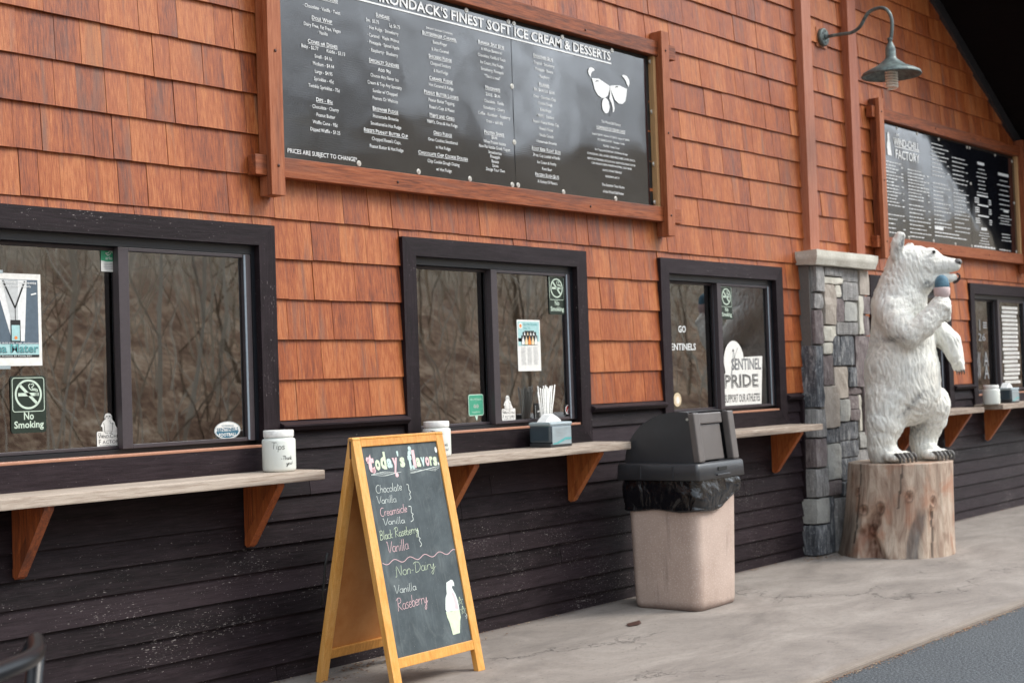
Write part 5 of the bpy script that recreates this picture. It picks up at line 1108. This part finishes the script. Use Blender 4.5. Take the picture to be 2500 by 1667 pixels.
# angle 0 points to the camera, positive to the right in the picture
for j in range(NZ_ + 1):
    z = Hs * j / NZ_
    for i in range(NA):
        a = 360 * i / NA; aa = (a + 180) % 360 - 180
        dirv = (-VV) * math.cos(R(a)) + RR * math.sin(R(a)); u = z / Hs
        r = .366 + .010 * (1 - u) + .020 * (1 - u) ** 3
        if -100 < aa < -40: r += .045 * (1 - u) ** 1.6
        p = Vector((dirv.x, dirv.y, 0)); ns = mn.noise(Vector((dirv.x * 3, dirv.y * 3, z * 1.6))) * .018 + mn.noise(Vector((dirv.x * 16, dirv.y * 16, z * 2.5))) * .003
        r += ns; col = [1.0, 1.0, 1.0]
        # rotten split near the foot, left of centre, and grey patch to the right
        sp = abs(aa + 24 + 10 * math.sin(z * 9) + 6 * mn.noise(Vector((0, z * 14, 1)))) ; lim = max(0, .40 - z)
        if lim > 0 and sp < 7 + lim * 18:
            k = (1 - sp / (7 + lim * 18)) * min(1, lim * 6); k2 = min(1, k * 1.8) * (.55 + .9 * abs(mn.noise(Vector((aa * .2, z * 14, 4))))); r -= .045 * k2; col = [col[0] * (1 - .62 * k2), col[1] * (1 - .74 * k2), col[2] * (1 - .78 * k2)]
        gp = abs(aa - 18 - 14 * (z - .2)) + 7 * mn.noise(Vector((aa * .06, z * 8, 9)))
        if z < .36 and gp < 7: k = min(1, (7 - gp) / 3) * min(1, (.36 - z) * 14); n2 = .85 + .3 * mn.noise(Vector((aa * .5, z * 12, 2))); r -= .006 * k; col = [col[0] * (1 - .62 * k * n2), col[1] * (1 - .58 * k * n2), col[2] * (1 - .52 * k * n2)]
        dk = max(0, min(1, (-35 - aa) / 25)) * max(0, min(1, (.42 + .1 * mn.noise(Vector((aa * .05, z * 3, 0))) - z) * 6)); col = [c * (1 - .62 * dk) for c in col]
        sp2 = (abs(aa - 36 + 2 * mn.noise(Vector((z * 9, 0, 0)))) < 1.6 and z < .33) or (abs(aa - 2 - (z - .674) * 14) < 1.0 and z > .36) or (abs(aa + 50 + 3 * mn.noise(Vector((z * 7, 3, 0)))) < 1.5 and z > .10)
        if sp2: col = [c * .35 for c in col]; r -= .004
        for ka, kz, kw, kh in knots:
            da = R((aa - ka + 180) % 360 - 180) * .37; q = math.hypot(da / kw, (z - kz) / kh) / 1.25
            if q < 2.6:
                ring = .5 + .5 * math.cos(q * 9); dkk = max(0, 1 - q / 1.0); r += -.010 * dkk + .004 * max(0, 1 - abs(q - 1.1) * 2)
                halo = max(0, 1 - q / 2.6); col = [col[0] * (1 - .68 * dkk), col[1] * (1 - .80 * dkk - .20 * halo * (1 - dkk)), col[2] * (1 - .85 * dkk - .30 * halo * (1 - dkk))]
                if .9 < q < 1.35: col = [c * (.55 + .25 * ring) for c in col]
        off = RR * (-.035 * (1 - u)) 
        V_.append((dirv.x * r + off.x, dirv.y * r + off.y, z + (0.004 * mn.noise(Vector((a * .05, 0, 0))) if j == 0 else 0))); C_.append([max(.05, min(1, c)) for c in col])
b = MB(); F_ = [(j * NA + i, j * NA + (i + 1) % NA, (j + 1) * NA + (i + 1) % NA, (j + 1) * NA + i) for j in range(NZ_) for i in range(NA)]
b.add(V_, F_, True); o_ = NZ_ * NA; b.f.append(tuple(o_ + i for i in range(NA))); b.sm.append(False); b.mi.append(0)
o = b.build('log_body', M['stump'], t); ca = o.data.color_attributes.new('Col', 'FLOAT_COLOR', 'POINT'); ca.data.foreach_set('color', np.c_[np.array(C_), np.ones(len(C_))].ravel())

# ---------------------------------------------------------------- implicit-surface sculptor
def sculpt(prims, lo, hi, h, k=.035):
    """prims: (op, pts[(s,t,z,r)...], tscale) ; smooth union of rounded cones -> quads by surface nets"""
    lo = np.array(lo); n = np.ceil((np.array(hi) - lo) / h).astype(int)
    ax = [lo[i] + h * np.arange(n[i] + 1) for i in range(3)]
    X, Y, Z = np.meshgrid(*ax, indexing='ij'); X = X.astype(np.float32); Y = Y.astype(np.float32); Z = Z.astype(np.float32)
    D = np.full(X.shape, 1.0, np.float32)
    for op, pts, ts, kk in prims:
        d = None
        P = pts if len(pts) > 1 else [pts[0], pts[0]]
        for a, b_ in zip(P[:-1], P[1:]):
            ax_, ay, az, ra = a; bx, by, bz, rb = b_; ay /= ts; by /= ts
            v = np.array([bx - ax_, by - ay, bz - az]); L2 = max(1e-9, float(v @ v)); Yt = Y / ts
            tt = np.clip(((X - ax_) * v[0] + (Yt - ay) * v[1] + (Z - az) * v[2]) / L2, 0, 1)
            q = np.sqrt((X - ax_ - tt * v[0]) ** 2 + (Yt - ay - tt * v[1]) ** 2 + (Z - az - tt * v[2]) ** 2) - (ra + tt * (rb - ra))
            d = q if d is None else np.minimum(d, q)
        if op == '+':
            hh = np.clip(.5 + .5 * (D - d) / kk, 0, 1); D = D * (1 - hh) + d * hh - kk * hh * (1 - hh)
        else:
            hh = np.clip(.5 - .5 * (D + d) / kk, 0, 1); D = D * (1 - hh) + (-d) * hh + kk * hh * (1 - hh)
    S_ = D < 0; c = S_[:-1, :-1, :-1].astype(np.int8)
    for dx in (0, 1):
        for dy in (0, 1):
            for dz in (0, 1):
                if dx + dy + dz: c = c + S_[dx:S_.shape[0] - 1 + dx, dy:S_.shape[1] - 1 + dy, dz:S_.shape[2] - 1 + dz]
    cells = np.argwhere((c > 0) & (c < 8)); idx = -np.ones(c.shape, int); idx[tuple(cells.T)] = np.arange(len(cells))
    acc = np.zeros((len(cells), 3)); cnt = np.zeros(len(cells)); cor = [(i, j, k_) for i in (0, 1) for j in (0, 1) for k_ in (0, 1)]
    for i, p in enumerate(cor):
        for q in cor[i + 1:]:
            if sum(abs(a - b_) for a, b_ in zip(p, q)) != 1: continue
            d0 = D[tuple((cells + p).T)]; d1 = D[tuple((cells + q).T)]; m = (d0 < 0) != (d1 < 0); tt = np.where(m, d0 / np.where(d0 == d1, 1, d0 - d1), 0)
            pt = (np.array(p) + (np.array(q) - np.array(p)) * tt[:, None]); acc += pt * m[:, None]; cnt += m
    vs = lo + (cells + acc / cnt[:, None]) * h; faces = []
    for axis in range(3):
        s0 = [slice(1, -1)] * 3; s0[axis] = slice(0, -1); s1 = list(s0); s1[axis] = slice(1, None)
        A = S_[tuple(s0)]; B_ = S_[tuple(s1)]; e = np.argwhere(A != B_); off = np.array([1, 1, 1]); off[axis] = 0; e = e + off
        u, w_ = [(1, 2), (2, 0), (0, 1)][axis]; du = np.zeros(3, int); du[u] = 1; dw = np.zeros(3, int); dw[w_] = 1
        i0 = idx[tuple((e - du - dw).T)]; i1 = idx[tuple((e - dw).T)]; i2 = idx[tuple(e.T)]; i3 = idx[tuple((e - du).T)]
        q = np.stack([i0, i1, i2, i3], 1); fl = S_[tuple(e.T)]; q[~fl] = q[~fl][:, ::-1]; faces.append(q)
    return vs, np.concatenate(faces)

# ---------------------------------------------------------------- polar bear statue, frame: s right in picture, t away from camera, z up
TOP = .674
P = []
def add(pts, ts=1.0, op='+', k=.035): P.append((op, pts, ts, k))
add([(.03, .02, 1.18, .225), (.038, .02, 1.20, .272), (.035, .02, 1.36, .272), (.045, .02, 1.52, .240), (.040, .02, 1.68, .213), (.035, .0, 1.82, .190)], .95, k=.06)
add([(.035, .0, 1.84, .185), (.060, .0, 1.97, .168), (.105, .0, 2.09, .150)], .95, k=.06)
add([(.115, .0, 2.13, .142), (.165, .0, 2.125, .140), (.235, -.01, 2.12, .120)], .92, k=.05)
add([(.23, -.01, 2.145, .085), (.275, -.015, 2.165, .070)], 1.1, k=.03)                     # brow
add([(.25, -.015, 2.120, .094), (.36, -.03, 2.108, .066), (.425, -.035, 2.106, .050), (.437, -.038, 2.104, .046)], .85, k=.03)    # muzzle
add([(.30, -.02, 2.03, .050), (.40, -.035, 2.008, .034), (.428, -.038, 2.015, .028)], .95, k=.012)   # lower jaw
add([(.20, -.02, 2.00, .10)], 1.0, k=.05)                                                   # throat
# ears
add([(.030, -.105, 2.20, .045), (.045, -.118, 2.29, .048), (.060, -.120, 2.325, .040)], .75, k=.02)
add([(.100, -.142, 2.318, .026), (.090, -.146, 2.245, .020)], .8, '-', .010)
add([(.085, .105, 2.20, .040), (.130, .115, 2.265, .036)], .8, k=.02)
# near arm with the cone
add([(-.01, -.12, 1.77, .135), (.03, -.19, 1.67, .115), (.105, -.235, 1.598, .088)], 1.0, k=.03)
add([(.105, -.235, 1.598, .088), (.20, -.23, 1.665, .088), (.285, -.20, 1.745, .082), (.318, -.19, 1.785, .080)], 1.0, k=.02)
add([(.318, -.195, 1.80, .062), (.330, -.188, 1.842, .052)], 1.0, k=.02)
for i in range(4): add([(.325, -.245 + .033 * i, 1.80 - .010 * i, .030), (.372, -.235 + .030 * i, 1.785 - .024 * i, .024), (.368, -.205 + .022 * i, 1.845 - .030 * i, .020)], 1.0, k=.010)
# far arm
add([(.16, .14, 1.74, .12), (.27, .12, 1.655, .095), (.385, .06, 1.545, .082), (.418, .03, 1.44, .058), (.438, .02, 1.385, .045)], 1.0, k=.025)
for i in range(4): add([(.405 + .017 * i, .035 - .025 * i, 1.385, .021), (.418 + .016 * i, .010 - .022 * i, 1.335 + .004 * abs(i - 1.5), .014)], 1.0, k=.008)
# legs
add([(-.055, -.06, 1.10, .195), (-.100, -.12, .96, .138), (-.122, -.13, .87, .112), (-.135, -.13, .78, .100), (-.135, -.12, .735, .095)], 1.0, k=.03)
add([(.16, .10, 1.12, .185), (.225, .10, 1.09, .150), (.215, .135, .99, .135), (.180, .16, .87, .108), (.168, .16, .79, .098), (.172, .15, .735, .090)], 1.0, k=.02)
NF = (.64, .77)   # row of toes runs this way
for (ax_, ay, bx, by) in ((-.11, -.13, .005, -.195), (.18, .10, .275, .015)):
    add([(ax_, ay, .730, .075), ((ax_ + bx) / 2, (ay + by) / 2, .722, .070), (bx - .02, by + .01, .712, .052)], 1.15, k=.03)
    for i in range(5):
        q = (i - 2) * .044; add([(bx - .03 + NF[0] * q, by + .02 + NF[1] * q, .722, .036), (bx + .012 + NF[0] * q, by - .012 + NF[1] * q, .714, .028)], 1.0, k=.014)
# mouth slit, eye socket, nostril
add([(.30, -.085, 2.040, .010), (.40, -.088, 2.037, .010), (.46, -.05, 2.043, .010), (.48, .0, 2.05, .010)], 1.0, '-', .012)
add([(.296, -.112, 2.206, .014)], 1.0, '-', .015)
vs, fs = sculpt(P, (-.36, -.40, .62), (.56, .42, 2.44), .0085)
vs[:, 2] = np.maximum(vs[:, 2], TOP + .0005 * 0 + .001)
# fur grooves
nrm_me = bpy.data.meshes.new('tmp'); nrm_me.from_pydata(vs.tolist(), [], fs.tolist()); nrm_me.update()
N = np.zeros(len(vs) * 3); nrm_me.vertices.foreach_get('normal', N); N = N.reshape(-1, 3)
gro = np.zeros(len(vs)); dark_tone = np.zeros(len(vs))  # darker tone painted into creases, hollows, inner leg and feet
for i, (p, n_) in enumerate(zip(vs, N)):
    s_, t_, z = p
    head = z > 2.0
    ph = mn.noise(Vector((s_ * 3, t_ * 3, z * 2.2))) * 1.6
    if head and s_ > .22: q = Vector((s_ * 22, t_ * 60, z * 60 + s_ * 12))
    elif .08 < s_ and 1.5 < z < 1.95 and t_ < -.12: q = Vector(((s_ + z) * 20, t_ * 60, (z - s_) * 60))
    else: q = Vector((s_ * 52 + ph * 5 + z * 9, t_ * 52 + ph * 4, z * 13))
    v = mn.noise(q) + .45 * mn.noise(q * 2.1)
    amp = .0075 if not (head and s_ > .30) else .0018
    if z < .78: amp = .0035
    d = max(-1, min(1, v)); gro[i] = max(0, min(1, .5 - d * 1.1)); vs[i] = p + n_ * d * amp if z > TOP + .01 else p
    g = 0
    g += .9 * max(0, 1 - math.hypot((s_ - .10) / .16, (z - .93) / .17)) * (1 if t_ > -.02 else .0)     # inner far leg, its shade painted in
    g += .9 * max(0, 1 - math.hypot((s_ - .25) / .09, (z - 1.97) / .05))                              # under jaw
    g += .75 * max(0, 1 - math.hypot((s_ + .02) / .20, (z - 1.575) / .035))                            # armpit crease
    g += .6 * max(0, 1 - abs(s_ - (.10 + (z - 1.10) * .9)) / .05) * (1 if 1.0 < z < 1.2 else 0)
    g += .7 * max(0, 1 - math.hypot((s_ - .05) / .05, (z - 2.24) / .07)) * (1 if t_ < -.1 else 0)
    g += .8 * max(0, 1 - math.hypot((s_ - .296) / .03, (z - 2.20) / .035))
    g += 1.2 * max(0, 1 - math.hypot((s_ - .088) / .035, (z - 2.29) / .06)) * (1 if t_ < -.1 else 0)  # ear hollow darkened in colour so the recess reads
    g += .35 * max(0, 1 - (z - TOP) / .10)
    dark_tone[i] = min(1, g * 1.3)
bear = empty('bear_statue', (9.87, -.57, 0), 0, 'white painted carved polar bear standing upright holding an ice cream to its chin', 'statue')
BM = Matrix((RR, VV, Vector((0, 0, 1)))).transposed().to_4x4()
def place(o): o.parent = bear; o.matrix_parent_inverse = BM; return o
# matrix_parent_inverse maps (s,t,z) to the root's frame
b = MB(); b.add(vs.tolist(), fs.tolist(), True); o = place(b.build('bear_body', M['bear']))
a1 = o.data.attributes.new('groove', 'FLOAT', 'POINT'); a1.data.foreach_set('value', gro); a2 = o.data.attributes.new('dark_tone', 'FLOAT', 'POINT'); a2.data.foreach_set('value', dark_tone)
M['claw'] = wood('dark_carved_claw', [(0, (.02, .018, .017)), (.6, (.06, .055, .05)), (1, (.22, .21, .20))], 'z', .5, grain=3)
M['nose'] = plain('worn_grey_nose', (.16, .15, .145), .6); M['eye'] = plain('dark_eye', (.02, .018, .015), .25); M['lip'] = plain('dark_lip', (.035, .015, .012), .45)
M['scoop'] = NM('blue_ice_cream_paint'); s = M['scoop']; v = s.noise(s.pos(), 22, 5, .65); M['scoop'] = s.fin(s.ramp(s.rng(v, .3, .7), [(0, (.05, .12, .18)), (1, (.13, .27, .35))]), .7, s.bump(v, .004))
M['cone'] = plain('pale_pink_cone_paint', (.58, .46, .45), .7)
for (bx, by) in ((.005, -.195), (.275, .015)):
    for i in range(5):
        q = (i - 2) * .044; x, y = bx + .012 + NF[0] * q, by - .012 + NF[1] * q
        b = MB(); b.tube(cr([(x - .004, y + .004, .733), (x + .018, y - .018, .737), (x + .034, y - .034, .715), (x + .036, y - .036, .678)], 3), [.013] * 4 + [.012] * 3 + [.008] * 3, 8); place(b.build('claw', M['claw']))
for i in range(4): b = MB(); x, y = .421 + .016 * i, .002 - .022 * i; b.tube([(x, y, 1.335), (x + .006, y - .006, 1.318), (x + .002, y - .006, 1.300)], [.008, .006, .002], 6); place(b.build('claw', M['claw']))
def ell(b, c, r, n=20, m=12, mi=0): 
    vs_ = [(c[0] + r[0] * math.sin(math.pi * j / m) * math.cos(2 * math.pi * i / n), c[1] + r[1] * math.sin(math.pi * j / m) * math.sin(2 * math.pi * i / n), c[2] + r[2] * math.cos(math.pi * j / m)) for j in range(m + 1) for i in range(n)]
    return b.add(vs_, [(j * n + i, (j + 1) * n + i, (j + 1) * n + (i + 1) % n, j * n + (i + 1) % n) for j in range(m) for i in range(n)], True, mi)
b = MB(); ell(b, (.296, -.100, 2.206), (.013, .012, .013)); place(b.build('eye', M['eye']))
b = MB(); ell(b, (.460, -.040, 2.125), (.034, .036, .026)); place(b.build('nose', M['nose']))
b = MB(); b.tube([(.468, -.078, 2.122), (.480, -.076, 2.118)], .008, 8); place(b.build('nostril', M['eye']))
b = MB(); b.tube(cr([(.452, -.060, 2.040), (.470, -.045, 2.030), (.468, -.035, 2.005), (.450, -.035, 1.985), (.425, -.04, 1.978)], 4), [.007] * 8 + [.010] * 9, 8); place(b.build('lip', M['lip']))
cc = (.338, -.185)
b = MB(); rows = []
b.lathe([(.030, -.045), (.046, -.025), (.052, -.008), (.056, .0), (.058, .044), (.054, .050)], (cc[0], cc[1], 1.887), 26); place(b.build('ice_cream_cone', M['cone']))
b = MB(); b.lathe([(.050, 0), (.052, .012), (.051, .035), (.045, .060), (.031, .080), (.013, .090), (.001, .092)], (cc[0] + .002, cc[1], 1.9375), 26); place(b.build('ice_cream_scoop', M['scoop']))

# ---------------------------------------------------------------- person behind the window by the bin
M['cap'] = plain('navy_cap_cloth', (.012, .016, .028), .8); M['skin'] = plain('skin', (.42, .22, .15), .55); M['hoodie'] = plain('grey_hoodie_cloth', (.13, .125, .13), .9); M['hair'] = plain('dark_brown_hair', (.03, .018, .012), .8)
px_, py_ = 9.02, .62
pe = empty('person', (px_, py_, -.02), 0, 'person in a navy cap and grey hoodie standing behind the window pane with white words', 'person')
PP = []
def pa(pts, ts=1.0, k=.03): PP.append(('+', pts, ts, k))
pa([(0, 0, 1.02, .14), (0, 0, 1.20, .135), (0, 0, 1.38, .15)], 1.35 / 1.9 * 1.0, .05); pa([(-.16, 0, 1.46, .07), (.16, 0, 1.46, .07)], 1, .05); pa([(0, 0, 1.48, .055), (0, -.01, 1.60, .052)], 1, .03)
for sx in (-1, 1): pa([(sx * .19, 0, 1.45, .055), (sx * .22, .01, 1.22, .045), (sx * .16, -.18, 1.10, .036), (sx * .12, -.24, 1.12, .036)], 1, .02); pa([(sx * .09, 0, 1.0, .095), (sx * .10, 0, .55, .065), (sx * .10, .01, .08, .045), (sx * .10, -.10, .045, .04)], 1, .03)
for sx in (-1, 1):
    for i in range(4): pa([(sx * .12 + (i - 1.5) * .018, -.26, 1.13, .010), (sx * .12 + (i - 1.5) * .020, -.33 + .006 * abs(i - 1.5), 1.115, .008)], 1, .006)
    pa([(sx * .085, -.25, 1.13, .011), (sx * .06, -.29, 1.13, .009)], 1, .006)
v2, f2 = sculpt(PP, (-.34, -.38, -.02), (.34, .2, 1.62), .014)
b = MB(); b.add(v2.tolist(), f2.tolist(), True); o = b.build('clothed_body', M['hoodie'], pe)
HP = [('+', [(0, 0, 1.70, .085), (0, .01, 1.76, .092)], .98, .02), ('+', [(0, -.03, 1.63, .05)], 1, .03), ('+', [(0, -.088, 1.705, .014), (0, -.105, 1.675, .016)], 1, .012), ('+', [(0, -.06, 1.64, .03)], 1, .02), ('+', [(-.092, .0, 1.70, .022)], 1, .01), ('+', [(.092, .0, 1.70, .022)], 1, .01), ('+', [(-.02, -.086, 1.642, .008), (.02, -.086, 1.642, .008)], 1, .006), ('-', [(-.034, -.088, 1.715, .010)], 1, .008), ('-', [(.034, -.088, 1.715, .010)], 1, .008), ('+', [(0, 0, 1.56, .05), (0, 0, 1.64, .05)], 1, .02)]
v2, f2 = sculpt(HP, (-.14, -.14, 1.54), (.14, .14, 1.88), .008)
b = MB(); b.add(v2.tolist(), f2.tolist(), True); b.build('head', M['skin'], pe)
b = MB()
for sx in (-.034, .034): ell(b, (sx, -.082, 1.715), (.011, .008, .008))
b.build('eyes', M['eye'], pe)
b = MB(); ell(b, (0, .02, 1.77), (.101, .103, .095)); b.build('cap_crown', M['cap'], pe)
b = MB(); b.prism([(.085 * math.cos(a), -.075 + .085 * math.sin(a)) for a in np.linspace(math.pi, 2 * math.pi, 14)], 'z', 1.752, 1.758); b.build('cap_peak', M['cap'], pe)
# ---------------------------------------------------------------- dry leaves, debris
b = MB(); rr = random.Random(31)
def leaf(x, y, z, s):
    a = rr.uniform(0, 6.28); n = 5; t1, t2 = rr.uniform(-.5, .5), rr.uniform(-.5, .5); pts = []
    for k in range(n): th = a + 6.28 * k / n; r = s * rr.uniform(.5, 1.1); dx, dy = r * math.cos(th), r * .6 * math.sin(th); pts.append((x + dx, y + dy, z + abs(dx * t1 + dy * t2) + .001))
    b.add(pts, [tuple(range(n))])
for k in range(5200):
    x = rr.uniform(3.2, 16); y = -2.135 - abs(rr.gauss(0, .020)) + .01
    if mn.noise(Vector((x * 2.3, 0, 0))) + rr.uniform(-.6, .6) > -.25: leaf(x, y, -.021, rr.uniform(.003, .010))
for k in range(1500):
    x = rr.uniform(1.0, 16); y = -.032 - abs(rr.gauss(0, .022))
    if mn.noise(Vector((x * 1.9, 5, 0))) + rr.uniform(-.5, .5) > .05 and not 9.35 < x < 10.5: leaf(x, y, .001, rr.uniform(.003, .011))
for cx_, cy_, n in ((4.75, -.12, 90), (5.3, -.09, 70), (5.6, -.16, 22), (9.3, -.16, 80), (9.45, -.26, 40), (4.45, -.22, 60)):
    for k in range(n): leaf(cx_ + rr.gauss(0, .10), min(-.03, cy_ + rr.gauss(0, .035)), .001, rr.uniform(.005, .014))
for k in range(150): leaf(rr.uniform(4.6, 14), rr.uniform(-2.0, -.2), .001, rr.uniform(.002, .005))
b.build('leaf_litter', M['leaf'], kind='stuff')
b = MB(); M0 = M['leaf']
b.add([(6.30, -.62, .003), (6.36, -.64, .006), (6.42, -.62, .003), (6.45, -.585, .012), (6.40, -.57, .004), (6.33, -.58, .010)], [(0, 1, 2, 3, 4, 5)]); b.build('fallen_leaf', M['bolt'], label='single dark brown leaf lying on the concrete between chalkboard and bin', cat='leaf')

# ---------------------------------------------------------------- bare woods across the road (seen in the reflections)
hb = MB(); NX, NY = 90, 14; vs = []
for i in range(NX + 1):
    for j in range(NY + 1):
        x = -60 + 190 * i / NX; y = -12.5 - 1.9 * j; u = j / NY
        z = -.05 + 12.5 * u ** .8 * (1 + .10 * math.sin(x * .11 + 1) + .05 * math.sin(x * .31)) + mn.noise(Vector((x * .3, y * .3, 0))) * .7 * min(1, u * 4); vs.append((x, y, z))
hb.add(vs, [(i * (NY + 1) + j, i * (NY + 1) + j + 1, (i + 1) * (NY + 1) + j + 1, (i + 1) * (NY + 1) + j) for i in range(NX) for j in range(NY)], True)
hb.build('wooded_bank', M['brush'], kind='structure')
def hz(x, y): u = max(0, (-12.5 - y) / 26.6); u = min(u, 1); return -.05 + 12.5 * u ** .8 * (1 + .10 * math.sin(x * .11 + 1) + .05 * math.sin(x * .31))
b = MB(); rr = random.Random(77)
def branch(p, d, ln, r, lev):
    segs = 3; q = p; pts = [tuple(q)]; 
    for k in range(segs):
        d = (d + Vector((rr.gauss(0, .13), rr.gauss(0, .13), rr.gauss(.02, .08)))).normalized(); q = q + d * ln / segs; pts.append(tuple(q))
        if lev < 2:
            for m in range(3 if lev == 0 else 2):
                if rr.random() < .75:
                    dd = (d + Vector((rr.gauss(0, .65), rr.gauss(0, .65), rr.gauss(.1, .35)))).normalized(); branch(q, dd, ln * rr.uniform(.28, .5), r * .42, lev + 1)
    b.tube(pts, [r, r * .8, r * .6, r * .25], 4 if lev == 0 else 3, cap=False, smooth=False)
for k in range(760):
    if k % 2 and k % 6 > 1: continue
    x = rr.uniform(-22, 95); y = -13.5 - abs(rr.gauss(0, 8)) if k % 2 else rr.uniform(-41, -30); h = rr.uniform(1.8, 5.2) if k % 2 else rr.uniform(3.0, 7.5)
    branch(Vector((x, y, hz(x, y) - .1)), Vector((rr.gauss(0, .12), rr.gauss(0, .12), 1)).normalized(), h, rr.uniform(.014, .055) * (1 if k % 2 else 1.9), 0)
for k in range(1100):  # brush
    x = rr.uniform(-22, 75); y = -12.8 - abs(rr.gauss(0, 5)); z = hz(x, y) - .05
    branch(Vector((x, y, z)), Vector((rr.gauss(0, .45), rr.gauss(0, .45), 1)).normalized(), rr.uniform(.8, 2.8), rr.uniform(.008, .022), 2)
b.build('bare_woods', M['bark'], kind='stuff')
b = MB()
for k in range(420):
    x = rr.uniform(-22, 95); y = -13.2 - abs(rr.gauss(0, 7)); h = rr.uniform(2.2, 6.0)
    branch(Vector((x, y, hz(x, y) - .1)), Vector((rr.gauss(0, .14), rr.gauss(0, .10), 1)).normalized(), h, rr.uniform(.018, .06), 1)
for k in range(2600):
    x = rr.uniform(-22, 75); y = -12.8 - abs(rr.gauss(0, 5)); z = hz(x, y) - .05
    branch(Vector((x, y, z)), Vector((rr.gauss(0, .35), rr.gauss(0, .35), 1)).normalized(), rr.uniform(.8, 2.8), rr.uniform(.008, .024), 2)
b.build('pale_trees', M['palebark'], kind='stuff')
